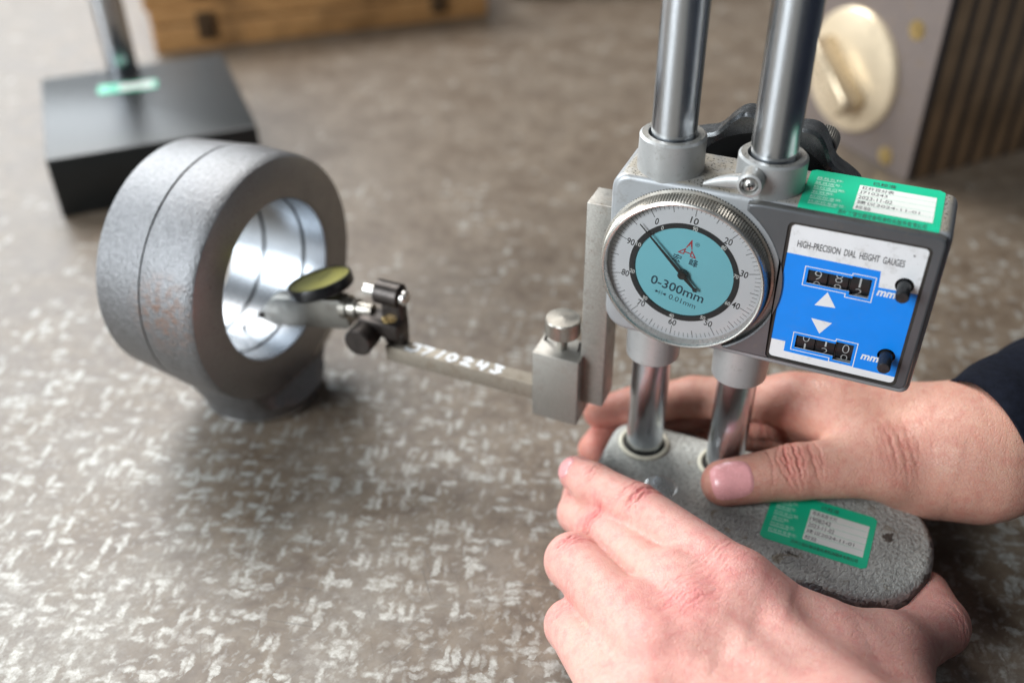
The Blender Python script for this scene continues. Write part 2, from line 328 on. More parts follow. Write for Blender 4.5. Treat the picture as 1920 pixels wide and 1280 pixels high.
M = dict(
    table=mat_table(), paint=mat_paint('silver_grey_paint', (.40, .415, .43), dust=.95), paint2=mat_paint('dark_grey_paint', (.125, .131, .139), dust=.3, rough=.33, metal=.45), collar=mat_paint('collar_grey_paint', (.44, .445, .44), dust=.55, rough=.4),
    base=mat_base(), col=mat_brushed('ground_steel_column', (.64, .675, .72), 'Z', .24, .8, 7000, .001), steel=mat_rusty('dull_steel', (.40, .395, .37), .35, .38), bar=mat_rusty('stained_steel_bar', (.34, .30, .245), .7, .58, .55),
    jaw=mat_rusty('hardened_jaw_steel', (.38, .365, .335), .42, .44, .7), rim=mat_rusty('nickel_rim', (.66, .65, .62), .12, .25), knurl=mat_rusty('knurled_nickel', (.40, .38, .34), .45, .32),
    black=simple('black_plastic', (.012, .012, .013), .34, 0, .2, 80, .02), blackgloss=simple('black_lacquered_metal', (.030, .031, .033), .26, .35, .25, 120, .015), dark=simple('blackened_steel', (.050, .042, .038), .36, .6, .3, 200, .02),
    white=mat_print('white_card', (.80, .80, .81), .5, .05, .35), dialw=mat_print('dial_white', (.88, .89, .91), .4, .03), blue=mat_print('printed_blue', (.0, .245, .86), .5, .06, .06), cyan=mat_print('dial_cyan', (.27, .74, .84), .4, .03),
    ink=mat_print('black_ink', (.018, .018, .02), .5), inkgrey=mat_print('pencil_ink', (.06, .06, .065), .6), red=mat_print('red_ink', (.55, .05, .06), .5), navyink=mat_print('navy_ink', (.012, .05, .085), .5),
    green=mat_print('green_label', (.012, .55, .30), .36, .06, .05), paper=mat_print('label_paper', (.80, .81, .77), .55, .05, .06), palegreen=mat_print('pale_print', (.55, .86, .74), .5), rubber=simple('cream_rubber', (.60, .57, .46), .5, 0, .12, 200), gasket=simple('dark_seal', (.03, .026, .022), .6, 0, .3, 200),
    brass=simple('brass', (.62, .46, .20), .30, 1.0, .12, 90), cream=simple('cream_lacquered_knob', (.74, .61, .43), .34, .4, .06, 60), crystal=mat_glass(), cast=mat_cast(), faced=mat_rusty('turned_steel_face', (.36, .365, .375), .08, .36, .85, .01), bore=mat_brushed('honed_bore', (.29, .31, .335), 'X', .26, .6, 7000, .003), turned=mat_brushed('turned_branch', (.62, .62, .62), 'Z', .25, .6, 4000, .01),
    granite=simple('black_granite', (.012, .0135, .014), .36, 0, .5, 900, .004, 2000, spec=.42), wood=mat_wood(), yellow=mat_print('yellow_dial', (.50, .475, .14), .4, .05), paintmark=mat_print('white_paint_marker', (.82, .84, .86), .5, .04), grindface=mat_rusty('ground_grey_face', (.22, .18, .163), .6, .42, .35), lamsteel=simple('lamination_steel', (.05, .048, .05), .38, .6, .2, 60), lambrass=simple('lamination_brass', (.42, .28, .17), .36, .7, .2, 40),
    clasp=simple('tarnished_clasp', (.13, .085, .05), .4, .6, .2, 90), grip=simple('worn_cream_grip', (.70, .57, .40), .26, .55, .1, 60), digit=mat_print('drum_digit_grey', (.42, .43, .43), .5), wheelrim=simple('wheel_rim_sheen', (.17, .175, .18), .26, .8, .25, 150, .02),  # wheelrim: grey raised to stand in for reflections on the black wheel
    cloth=simple('navy_cloth', (.0055, .007, .013), .9, 0, .3, 400, .10, 2500, spec=.12))

# ---------------------------------------------------------------- the table
g = G(); g.box(-2200, 262, -1500, 2200, -60, 0); table = make('table', g, M['table'], smooth=False)
tag(table, 'worn brown-grey cast iron surface plate with pale scraped flecks', 'table', kind='structure')

# ---------------------------------------------------------------- the height gauge
gauge = thing('height_gauge', 'grey twin-column dial height gauge with blue counter panel, gripped by two hands', 'height gauge', (50, -20, 0))
CX = (0.0, 35.9); BT = 26.0                                     # column axes, top of the foot
g = G(); g.prism(rrect(-16, 124.5, -52, 15.5, (31, 12, 14, 31)), 0, BT, XY, 4.2, 6)
foot = make('base', g, M['base'], gauge)
for k, x in enumerate(CX):
    g = G(); h0, h1 = BT - .3, 330
    nseg = 64; flat_a = 0 if k == 0 else math.pi
    prof = [(8, h0), (8, 334 + 6 * k), (7.2, 335 + 6 * k)]
    g.lathe(prof, (x, 0, 0), (0, 0, 1), 64, caps=True); c = make('column', g, M['col'], gauge)
    # rack teeth milled into the inner side of each column
    g = G(); sx = 1 if k == 0 else -1; xr = x + sx * 7.75; n = 150; z0 = 176.0
    v = []; f = []
    for i in range(n):
        for zz, d in ((z0 + i * 1.0, .0), (z0 + i * 1.0 + .5, .42)):
            v += [(xr + sx * d, -1.8, zz), (xr + sx * d, 1.8, zz)]
    for i in range(2 * n - 1): f.append((2 * i, 2 * i + 1, 2 * i + 3, 2 * i + 2))
    g.add(v, f); make('rack', g, M['steel'], c)
    g = G(); g.lathe([(8.05, BT - .2), (8.05, BT + .4), (9.3, BT + .4), (9.3, BT - .2)], (x, 0, 0), (0, 0, 1), 40); make('seal', g, M['gasket'], gauge)
    g = G(); R0, r0 = 10.2, 1.05
    rg = []
    for i in range(56):
        a = 2 * math.pi * i / 56; rg.append([A(x + (R0 + r0 * math.cos(b)) * math.cos(a), (R0 + r0 * math.cos(b)) * math.sin(a), BT + .75 + r0 * .85 * math.sin(b)) for b in [2 * math.pi * j / 10 for j in range(10)]])
    rg.append(rg[0]); g.rings(rg, caps=False); make('cushion_ring', g, M['rubber'], gauge)
    # guide collars above and below the head
    t = 175.2 - 1.6 * k
    g = G(); g.lathe([(8.3, 158), (8.6, t - .8), (9.0, t), (11.2, t), (12.0, t - .8), (12.2, 160), (12.2, 158)], (x, 0, 0), (0, 0, 1), 56); make('collar', g, M['collar'], gauge)
    g = G(); g.lathe([(8.25, 99), (8.25, 77.6), (8.6, 77), (10.2, 77), (10.9, 77.8), (11.3, 96), (11.3, 99)], (x, 0, 0), (0, 0, 1), 56); make('collar', g, M['collar'], gauge)
# plug in the foot
g = G(); g.lathe([(0.01, BT + .12), (6.2, BT + .12), (6.9, BT + .05), (7.2, BT - .2)], (14.5, -23.5, 0), (0, 0, 1), 40); make('plug', g, M['rim'], gauge)
# head
FY = -12.5
g = G(); g.prism(rrect(-18.2, 98.3, 94, 162, (3.5, 6.5, 9, 3.5)), 12.5, -17, XZ, 2.4, 4)
head = make('head_casting', g, M['paint'], gauge)
DC = (12.4, 128.04); DF = Frame((DC[0], FY, DC[1]), (1, 0, 0), (0, 0, 1))
# raised counter pad, cut round the bezel, with an opening for the printed card
def pad_loop():
    o = []; R1 = 34.6
    a1 = math.asin((158.4 - DC[1]) / R1); a0 = -math.asin((DC[1] - 97.6) / R1)
    arc = [(DC[0] + R1 * math.cos(a), DC[1] + R1 * math.sin(a)) for a in np.linspace(a1, a0, 26)]
    o += [(95.0, 97), (96.6, 98.2), (97, 100), (97, 157.6), (96.4, 159.6), (94.6, 160.4), (36, 160.4), (33.2, 160.1)]
    o += [(31.6, 159.6)] + [p for p in arc if p[1] < 157.8 and p[1] > 98.6] + [(29.3, 98.0), (30.2, 97.2), (32, 97)]
    return o
card_l = rrect(46.2, 93.5, 97.6, 156.2, (2.2, 2.2, 2.2, 2.2))
class PadFrame:
    def __call__(s, a, b, c=0.0): return A(CAM[0] + (a - CAM[0]) * .9945, -c, CAM[2] + (b - CAM[2]) * .9945)
PF = PadFrame()
g = G(); slab([pad_loop(), card_l], PF, 12.3, 15.3, g, bev=.9); pad = make('counter_bezel', g, M['paint2'], gauge)
g = G(); slab([rrect(45.6, 94.1, 97.0, 156.8, 2.6), rrect(47.3, 92.4, 98.7, 155.1, 1.6)], PF, 12.6, 14.75, g); make('gasket', g, M['gasket'], pad)
# printed card with two counter windows and two button holes
class CardFrame:
    k = .99454                    # the card lies 1.7 mm in front of the head face
    def __call__(s, a, b, c=0.0): return A(CAM[0] + (a - CAM[0]) * s.k, FY - 1.65 - c, CAM[2] + (b - CAM[2]) * s.k)
    n = A(0, -1, 0)
CF = CardFrame()
def win(x0, z0, w1, w2, h1, st):       # stepped window: narrow part then taller right part
    return [(x0, z0), (x0 + w1, z0), (x0 + w1, z0 - st), (x0 + w1 + w2, z0 - st), (x0 + w1 + w2, z0 + h1 + st * .6), (x0 + w1, z0 + h1 + st * .6), (x0 + w1, z0 + h1), (x0, z0 + h1)]
W1 = win(55.7, 133.0, 14.9, 6.6, 5.5, 1.4); W2 = win(56.1, 104.6, 14.0, 6.4, 5.6, 1.6)
HB = (circle(87.6, 139.6, 3.1, 28), circle(87.8, 109.8, 3.1, 28))
g = G(); card_out = rrect(46.8, 92.9, 98.2, 155.6, (2, 2, 1.6, 1.2)); slab([card_out, W1, W2, HB[0], HB[1]], CF, .0, .35, g)
card = make('printed_card', g, M['white'], gauge, smooth=False)
blue = [(46.85, 143.6), (46.85, 106.4), (52.6, 106.4), (52.6, 102.0), (92.85, 101.6), (92.85, 137.4), (79.6, 137.0), (79.2, 143.4)]
g = G(); flat([blue, W1, W2, circle(87.8, 109.8, 3.1, 28), ], CF, .36, g)
bl = make('blue_print', g, M['blue'], card, smooth=False)
g = G()
for Wn, o in ((W1, 1.3), (W2, 1.3)):
    x0, z0 = Wn[0]; x1 = Wn[3][0]; xm = Wn[1][0]; lo, hi = Wn[3][1], Wn[4][1]; h1 = Wn[7][1]
    P = [(x0 - o, z0 - o), (xm - o, z0 - o), (xm - o, lo - o), (x1 + o, lo - o), (x1 + o, hi + o), (xm - o * .2, hi + o), (xm - o * .2, h1 + o), (x0 - o, h1 + o)]
    Pi = [(x0 - o + .32, z0 - o + .32), (xm - o + .32, z0 - o + .32), (xm - o + .32, lo - o + .32), (x1 + o - .32, lo - o + .32), (x1 + o - .32, hi + o - .32), (xm - o * .2 + .32, hi + o - .32), (xm - o * .2 + .32, h1 + o - .32), (x0 - o + .32, h1 + o - .32)]
    flat([P, Pi], CF, .40, g)
flat([[(60.1, 124.6), (67.3, 125.2), (63.6, 130.9)]], CF, .40, g); flat([[(59.9, 118.9), (63.8, 113.0), (67.3, 118.6)]], CF, .40, g)
for z in (134.6, 107.0): put_text(g, CF, .40, body='mm', h=2.3, w=6.2, cx=82.6, cy=z + .3, shear=.18, bold=.03)
make('white_print', g, M['white'], card, smooth=False)
g = G(); put_text(g, CF, .40, body='HIGH–PRECISION  DIAL  HEIGHT  GAUGES', h=2.7, w=35.6, cx=68.2, cy=147.9, bold=.012); flat([circle(88.2, 151.6, .35, 10)], CF, .4, g)
make('card_lettering', g, M['ink'], card, smooth=False)
# number drums behind the windows
digs = ((('9', '0'), ('8', '9'), ('1', '2')), (('0', '1'), ('1', '2'), ('0', '0')))
for q, (Wn, zc) in enumerate(((W1, 136.8), (W2, 108.6))):
    for d in range(3):
        x0 = CF(Wn[0][0], 0)[0] + .1 + 7.1 * d; g = G(); R = 8.2; yc = FY - 1.45 + R; ww = 6.9
        prof = [(R - .6, 0), (R, .3), (R, ww - .3), (R - .6, ww)]
        g.lathe(prof, (x0, yc, zc), (1, 0, 0), 40, caps=True); dr = make('number_drum', g, M['black'], gauge)
        g = G(); ph = (.8, 1.35, 1.2)[d] if q == 0 else (2.2, 2.0, 1.1)[d]
        for ch, dz in zip(digs[q][d], (ph, ph - 4.1)):
            v, f = glyphs(ch, h=3.4, w=2.4 if ch != '1' else .6, bold=-.022)
            P = []
            for p in v:
                a = (p[1] + dz) / R; P.append(A(x0 + ww / 2 + p[0], yc - (R + .24) * math.cos(a), zc + (R + .24) * math.sin(a)))
            g.add(P, f)
        make('digit', g, M['digit'], dr, smooth=False)
for (hx, hz) in [tuple(CF(*q)[[0, 2]]) for q in ((87.6, 139.6), (87.8, 109.8))]:
    g = G(); g.lathe([(2.3, -3), (2.3, 9.6), (2.0, 10.1), (.01, 10.15)], (hx, FY, hz), (0, -1, 0), 28); make('reset_button', g, M['blackgloss'], gauge)
    g = G(); g.lathe([(.01, .15), (3.5, .15)], (hx, FY, hz), (0, -1, 0), 24); make('button_well', g, M['black'], gauge)

# dial: knurled ring, printed face, hand and crystal
def kn(r, h, a): return r - (.42 if (r > 30.55 and round(a / (2 * math.pi) * 360) % 2) else 0)
g = G(); g.lathe([(32.8, -.4), (32.8, .8), (31.4, 1.2), (31.9, 1.7), (31.0, 6.4), (30.5, 6.9)], DF.O, (0, -1, 0), 360, mod=kn); bez = make('bezel', g, M['knurl'], gauge, angle=25)
g = G(); g.lathe([(30.75, 6.5), (30.5, 7.3), (30.0, 7.55), (29.5, 7.4), (29.15, 6.7), (28.95, 3.2)], DF.O, (0, -1, 0), 96); make('bezel_rim', g, M['rim'], bez)
g = G(); g.lathe([(29.0, 3.3), (20.2, 3.3)], DF.O, (0, -1, 0), 96); face = make('dial_face', g, M['dialw'], gauge)
g = G(); g.lathe([(20.75, 3.36), (20.75, 3.5), (18.75, 3.5), (18.5, 2.9)], DF.O, (0, -1, 0), 96); make('dial_ring', g, M['ink'], face)
g = G(); g.lathe([(18.9, 2.9), (.01, 2.9)], DF.O, (0, -1, 0), 96); make('dial_centre', g, M['cyan'], face)
PH = -0.538
def pol(r, a): return (r * math.sin(a), r * math.cos(a))
g = G()
for i in range(100):
    a = PH + 2 * math.pi * i / 100; lg = 24.35 if i % 10 == 0 else (25.1 if i % 5 == 0 else 26.3); w = .11 if i % 5 == 0 else .075
    p0, p1 = A(*pol(lg, a)), A(*pol(28.3, a)); t = A(math.cos(a), -math.sin(a)) * w
    q = [p0 - t, p0 + t, p1 + t, p1 - t]; g.add([DF(*x, 3.34) for x in q], [(0, 1, 2, 3) if False else (3, 2, 1, 0)])
make('scale_marks', g, M['ink'], face, smooth=False)
TR = -.20                                                      # the printing is turned a little with the ring
for i in range(10):
    a = PH + 2 * math.pi * i / 10; s1 = str(10 * i); g = G()
    put_text(g, DF, 3.34, body=s1, h=2.75, w=1.3 * len(s1) + .35 * (len(s1) - 1), at=pol(22.55, a), rot=TR, bold=.012); make('numeral', g, M['ink'], face, smooth=False)
for i in range(10):
    a = PH + .045 - 2 * math.pi * i / 10 * -1; s1 = str((100 - 10 * i) % 100); g = G(); rr = 19.6
    put_text(g, DF, 3.54, body=s1, h=1.75, w=.85 * len(s1) + .2 * (len(s1) - 1), at=pol(rr, a), rot=TR, bold=.02); make('numeral', g, M['paper'], face, smooth=False)
# printing on the blue centre
g = G()
def stroke(g, pts, w, fr, c):
    pts = [A(*p) for p in pts]
    for p, q in zip(pts[:-1], pts[1:]):
        d = unit(q - p); t = A(-d[1], d[0]) * w / 2; e = d * w * .4
        stroke.k = (stroke.k + 1) % 40; c2 = c + .002 * stroke.k          # no two strokes in one plane
        g.add([fr(*(p - t - e), c2), fr(*(q - t + e), c2), fr(*(q + t + e), c2), fr(*(p + t - e), c2)], [(0, 1, 2, 3)])
stroke.k = 0
LF = Frame(DF(.9, 9.6, 2.93), (math.cos(TR), 0, math.sin(TR)), (-math.sin(TR), 0, math.cos(TR)))
for st in ([(-.75, .9), (0, 3.6), (.75, .9)], [(-.35, 1.7), (0, 3.2), (.35, 1.7)], [(-.9, .35), (-2.4, -1.4), (-1.0, -1.4), (-.9, .35)], [(.9, .35), (2.4, -1.4), (1.0, -1.4), (.9, .35)], [(-1.0, -.6), (1.0, -.6)]):
    stroke(g, [(q[0] * 1.35, q[1] * 1.3) for q in st], .42, LF, 0)
make('emblem', g, M['red'], face, smooth=False)
g = G(); put_text(g, LF, 0, body='宏', h=3.3, w=3.3, at=(-3.1, -4.5), bold=.012); put_text(g, LF, 0, body='峰', h=3.3, w=3.3, at=(3.3, -4.0), bold=.012); put_text(g, LF, 0, body='®', h=1.7, w=1.7, at=(2.4, 3.8))
put_text(g, LF, 0, body='0-300mm', h=3.9, w=21.0, at=(.9, -17.2), bold=.012); put_text(g, LF, 0, body='0.01mm', h=2.3, w=10.6, at=(4.2, -21.7))
stroke(g, [(-7.0, -21.6), (-2.4, -21.6)], .13, LF, 0); stroke(g, [(-5.0, -22.6), (-5.0, -20.6)], .13, LF, 0); stroke(g, [(-4.1, -22.6), (-4.1, -20.6)], .13, LF, 0)
for a, b in ((-6.6, -5.2), (-2.5, -3.9)): g.add([LF(a, -21.6 + .6, .1), LF(a, -21.6 - .6, .1), LF(b, -21.6, .1)], [(0, 1, 2) if a < b else (0, 2, 1)])
make('dial_lettering', g, M['navyink'], face, smooth=False)
na = math.radians(-44.5)
nf = Frame(DF(0, 0, 4.6), (math.cos(na), 0, -math.sin(na)), (math.sin(na), 0, math.cos(na)))
g = G(); g.prism([(-.75, -2), (-.14, 24.8), (.14, 24.8), (.75, -2), (.45, -6.4), (.95, -7.6), (0, -8.6), (-.95, -7.6), (-.45, -6.4)], -.15, .15, nf); nd = make('needle', g, M['black'], gauge, smooth=False)
g = G(); g.lathe([(1.75, -1.6), (1.75, .5), (1.35, 1.0), (.5, 1.05), (.01, .9)], nf.O, (0, -1, 0), 24); make('needle_hub', g, M['dark'], nd)
g = G(); g.lathe([(29.15, 6.3), (.01, 6.5)], DF.O, (0, -1, 0), 64); make('crystal', g, M['crystal'], gauge)
# locking lever on the right upper collar
lc = A(31.8, -12.0, 168.6)
g = G(); g.lathe([(4.3, -3), (4.5, 4.4), (4.2, 5.6), (3.4, 5.9), (3.0, 5.2), (2.9, 3.6)], lc, (0, -1, 0), 36)
rg = []
for t in np.linspace(0, 1, 9):
    c = lc + A(-2.5 - 13.6 * t, -3.0 + .8 * t, -1.6 * t - 2.2 * t * t); r = 3.0 * (1 - t) + .7 * t + .5 * math.sin(math.pi * t); rr = 2.2 * (1 - t) + .9 * t
    rg.append([c + A(0, rr * math.cos(a), r * math.sin(a)) for a in [2 * math.pi * k / 14 for k in range(14)]])
g.rings(rg); lev = make('locking_lever', g, M['collar'], gauge)
g = G(); g.lathe([(2.75, 3.4), (2.7, 4.3), (1.9, 5.4), (.8, 5.9), (.01, 6.0)], lc, (0, -1, 0), 28); scr = make('screw', g, M['rim'], lev)
g = G()
for r in (.35, .35 + math.pi / 2):
    f2 = Frame(lc + A(0, -6.03, 0), (math.cos(r), 0, math.sin(r)), (-math.sin(r), 0, math.cos(r))); g.box(-1.25, 1.25, -.27, .27, -.5, .12, fr=f2)
make('screw_slot', g, M['black'], scr, smooth=False)
# hand wheel behind the head
WC = (29.0, 24.0, 137.5)
def lob(r, h, a):
    q = math.cos(9 * a + .5); return r + (2.3 * (q + .25 * q * abs(q)) / 1.25 if r > 33 else 0)
g = G(); g.lathe([(31, 1.6), (35.6, 0.4), (37.0, 1.2), (37.0, 10.5), (35.5, 11.6), (5, 11.0)], WC, (0, 1, 0), 180, mod=lob); wh = make('hand_wheel', g, M['wheelrim'], gauge)
g = G(); g.lathe([(31.2, 1.5), (30.2, 5.0), (20, 5.6), (18.8, 4.2), (9, 4.2), (8.0, -6.5), (.01, -6.5)], WC, (0, 1, 0), 90); make('wheel_web', g, M['black'], wh)
def kn2(r, h, a): return r - (.4 if (r > 5.0 and round(a / (2 * math.pi) * 72) % 2) else 0)
g = G(); g.lathe([(.01, 21.5), (4.6, 21.5), (5.3, 20.8), (5.3, 11.5), (4.6, 11.0)], (WC[0] + 19.5, WC[1], WC[2] + 25.0), (0, 1, 0), 72, mod=kn2); make('wheel_knob', g, M['knurl'], wh, angle=20)
# jaw bar hanging at the left of the head
g = G(); g.box(-28.7, -18.0, -8.2, 5.5, 47.8, 145.2, .5); make('measuring_jaw', g, M['jaw'], gauge)
g = G(); g.box(-18.6, -17.0, -7.0, 5.0, 100, 140); make('jaw_mount', g, M['dark'], gauge)

# calibration labels
def label(parent, P, w, h, top, serial, zoff=0.0):
    """green label w x h with its own plane P(a, b, c): a across, b up"""
    class F2:
        def __call__(s, a, b, c=0): return P(a, b, c)
    fr = F2(); g = G(); out = rrect(0, w, 0, h, 1.8, 4)
    # fine grid so that the label can bend over an edge
    bm = G(); nx, ny = 4, 24
    ys = np.linspace(0, h, ny + 1); rg = []
    for y in ys:
        ins = 0
        if y < 1.8: ins = 1.8 - math.sqrt(max(0, 1.8 ** 2 - (1.8 - y) ** 2))
        if y > h - 1.8: ins = 1.8 - math.sqrt(max(0, 1.8 ** 2 - (y - h + 1.8) ** 2))
        rg.append([P(a, y, .12) for a in np.linspace(ins, w - ins, nx + 1)])
    g.rings(rg, closed=False, caps=False); lb = make('calibration_label', g, M['green'], parent)
    g = G(); wx0, wx1, wy0, wy1 = w * .385, w * .945, h * .20, h * .80
    g.add([P(wx0, wy0, .16), P(wx1, wy0, .16), P(wx1, wy1, .16), P(wx0, wy1, .16)], [(0, 1, 2, 3)]); make('label_paper', g, M['paper'], lb, smooth=False)
    g = G(); rh = (wy1 - wy0) / 5
    for k in range(1, 5): g.add([P(wx0, wy0 + k * rh - .06, .18), P(wx1, wy0 + k * rh - .06, .18), P(wx1, wy0 + k * rh + .06, .18), P(wx0, wy0 + k * rh + .06, .18)], [(0, 1, 2, 3)])
    make('ruled_line', g, M['green'], lb, smooth=False)
    g = G()
    for k, (t, ww) in enumerate(((top, .42), (serial, .36), ('2023-11-02', .44), ('建议2024-11-01', .80), ('校验', .20))):
        put_text(g, fr, .21, body=t, h=rh * .66, w=(wx1 - wx0) * ww, at=(wx0 + .6 + (wx1 - wx0) * ww / 2 + (0 if k else .3), wy1 - (k + .52) * rh), rot=-.015)
    put_text(g, fr, .21, body='已校准', h=h * .085, w=w * .17, at=(w * .56, h * .89)); put_text(g, fr, .21, body='苏州三值仪器设备校准检测服务有限公司', h=h * .066, w=w * .62, at=(w * .60, h * .105))
    make('label_lettering', g, M['inkgrey'], lb, smooth=False)
    g = G()
    for k, t in enumerate(('器具名称:', '器具编号:', '检校准日期:', '有效期:', '检定校准员:', '检定校准单位:')):
        put_text(g, fr, .21, body=t, h=h * .062, w=w * (.036 * len(t) + .02), at=(w * .06 + w * (.036 * len(t) + .02) / 2, h * (.80 - .118 * k)))
        g.add([P(w * .06, h * (.745 - .118 * k), .2), P(w * (.06 + .03 * len(t)), h * (.745 - .118 * k), .2), P(w * (.06 + .03 * len(t)), h * (.758 - .118 * k), .2), P(w * .06, h * (.758 - .118 * k), .2)], [(0, 1, 2, 3)])
    make('label_caption', g, M['palegreen'], lb, smooth=False)
    return lb
def P_top(a, b, c):
    y = -14.2 + b; x = 48.0 + a; z = 162.0; R = 2.4; y0 = -10.1     # follows the rounded front edge of the head
    if y >= y0: return A(x, y, z + c)
    th = min((y0 - y) / R, 1.45); return A(x, y0 - (R + c) * math.sin(th), z - R + (R + c) * math.cos(th))
label(head, P_top, 45.6, 31.0, '杠杆百分表', 'J710243')
LB = Frame((58.6, -35.0, BT), (1, -.030, 0), (0.03, 1, 0))
label(foot, lambda a, b, c: LB(a, b, c), 41.8, 29.6, '带表高度卡尺', '1908242')
# ---------------------------------------------------------------- clamp arm and test indicator
arm = thing('indicator_holder', 'steel clamp arm marked J710243 with knurled thumbscrew, fixed to the gauge jaw', 'clamp arm', (-38, -8, 39))
g = G(); g.box(-48.2, -27.4, -14.2, 1.5, 38.8, 73.0, .5); make('clamp_block', g, M['jaw'], arm)
def kn3(r, h, a): return r - (.22 if (r > 7.2 and round(a / (2 * math.pi) * 120) % 2) else 0)
g = G(); sc = A(-37.5, -6.5, 0); g.lathe([(2.2, 71), (2.2, 80.5), (7.0, 80.8), (7.5, 81.4), (7.5, 88.0), (7.0, 88.7), (.01, 89.2)], sc, (0, 0, 1), 120, mod=kn3); make('thumbscrew', g, M['knurl'], arm, angle=20)
g = G()
for s in (0, 1): g.tube([(-46.5 + 16 * s, -4 - 2 * s, 72.8), (-45.5 + 15.5 * s, -3 - 2 * s, 76.5), (-43.5 + 13 * s, -4, 79.0 - 3.5 * s)], .7, 8)
make('spring_clip', g, M['dark'], arm)
g = G(); g.box(-121.5, -47.5, -13.2, -5.8, 46.4, 54.6, .35); make('bar', g, M['bar'], arm)
g = G(); AF = Frame((-112.0, -13.0, 54.62), (1, 0, 0), (0, 1, 0)); segs = {'J': [(.9, 1), (1.9, 1), (1.9, .25), (1.2, 0), (.2, .1)], '7': [(.2, 1), (1.6, .95), (.7, 0)], '1': [(1.0, 1), (.5, 0)], '0': [(.9, 1), (.3, .7), (.3, .25), (.9, 0), (1.5, .3), (1.5, .75), (.9, 1)], '2': [(.3, .8), (.9, 1), (1.5, .75), (.3, .1), (1.6, 0)], '4': [(.5, 1), (.3, .45), (1.5, .45), (1.5, .9), (1.2, 0)], '3': [(.4, 1), (1.5, .9), (.8, .55), (1.5, .3), (.9, 0), (.2, .1)]}
x = 0
for ch in 'J710243':
    stroke(g, [(x + p[0] * 3.0, 1.0 + p[1] * 5.2) for p in segs[ch]], 1.65, AF, .02); x += 7.4 if ch not in '1' else 5.4
make('paint_marking', g, M['paintmark'], arm, smooth=False)
# swivel clamp at the far end
g = G(); g.box(-123.5, -113.0, -10.5, -4.0, 54.0, 84.0, 1.4); g.lathe([(5.6, -2.0), (5.6, 9.5)], (-124.0, -7.2, 80.0), (1, 0, 0), 28, caps=True); make('swivel_bracket', g, M['dark'], arm)
g = G(); g.box(-133.5, -112.5, -15.5, -4.5, 60.5, 68.5, 1.3); make('swivel_clamp', g, M['dark'], arm)
g = G(); g.lathe([(.01, 14.5), (6.2, 14.5), (6.8, 13.8), (6.8, 5), (6.4, 4.2), (3, 4), (3, -3)], (-129.5, -9.0, 60.5), (0, -1, 0), 40); make('clamp_knob', g, M['dark'], arm)
g = G(); g.lathe([(.01, 13.5), (2.8, 13.3), (3.5, 12.4), (3.5, 9.0), (2.6, 8.6), (2.6, -8), ], (-124.5, -7.2, 79.5), (1, 0, 0), 28); make('pivot_pin', g, M['rim'], arm)
g = G(); g.lathe([(.01, .6), (3.4, .5), (3.6, 0), (3.6, -2)], (-119.2, -10.6, 68.3), (0, 0, 1), 24); make('clamp_screw', g, M['brass'], arm)

def bore_hit(xp, yp):
    v = CR.T @ np.array([(xp - 960) / FPX, (yp - 640) / FPX, 1.0]); o = CAM[1:] - A(-6.3, 72.34); dv_ = v[1:]; a, b, c = dv_.dot(dv_), 2 * o.dot(dv_), o.dot(o) - 37.5 ** 2
    return CAM + v * (-b + math.sqrt(b * b - 4 * a * c)) / (2 * a)
BT_ = bore_hit(457, 611)
ind = thing('test_indicator', 'lever test indicator with tilted yellow dial and black rim probing the bore', 'test indicator', (-165, -8, 52))
sl = math.tan(math.radians(12.5)); IF = Frame((-166, -8, 60.5), (1, 0, sl), (0, 0, 1))
g = G(); g.prism([(-27.5, -2.2), (-25, -6.0), (-19, -8.2), (23, -8.4), (25, -7.0), (25, 5.6), (23, 7.0), (-13.5, 7.4), (-17, 6.4)], -4.0, 4.0, IF, .5, 2); make('body', g, M['steel'], ind)
g = G(); g.lathe([(1.7, -4.4), (1.9, 4.4), (1.2, 4.6), (.01, 4.6)], IF(-25.5, -2.6, 0), (0, -1, 0), 20); make('pivot', g, M['dark'], ind)
g = G(); tip = BT_; nose = IF(-26.5, -3.4, 0); g.tube([nose + (IF(0, 0) - IF(-1, 0)) * 3, nose, nose * .35 + tip * .65, tip], [1.1, 1.0, .6, .5], 10); g.lathe([(.02, -1.25)] + [(1.25 * math.cos(a), 1.25 * math.sin(a)) for a in np.linspace(-1.3, 1.3, 7)] + [(.02, 1.25)], tip, (0, 0, 1), 16); make('stylus', g, M['rim'], ind)
du = unit((1, 0, .30)); dn0 = unit((-.28, .10, 1)); dv = unit(np.cross(dn0, du)); dn = np.cross(du, dv); dc = A(-155.5, -8, 74.3)
def dl(prof, m, name, par, n=56): g = G(); g.lathe(prof, dc, dn, n); return make(name, g, m, par)
dh = dl([(9, -2), (14.6, -.6), (15.3, .2), (15.3, 4.2), (14.9, 4.9), (14.3, 5.0), (14.0, 4.4)], M['black'], 'dial_case', ind)
dl([(14.1, 4.3), (.01, 4.3)], M['yellow'], 'dial_face', dh)
g = G(); f2 = Frame(dc + dn * 4.5, du, dv); stroke(g, [(0, -1), (.6, 8.5)], .5, f2, 0)
for i in range(40):
    a = 2 * math.pi * i / 40; stroke(g, [(11.2 * math.sin(a), 11.2 * math.cos(a)), (12.8 * math.sin(a), 12.8 * math.cos(a))], .22, f2, 0)
make('dial_marks', g, M['ink'], dh, smooth=False)
g = G(); sax = unit((1, 0, .12)); g.lathe([(5.6, -2), (5.8, 1.5), (4.6, 2.0), (4.6, 6.0), (3.4, 6.4), (3.0, 14)], IF(24, 1.6, 0), sax, 32, caps=True); make('stem', g, M['knurl'], ind)

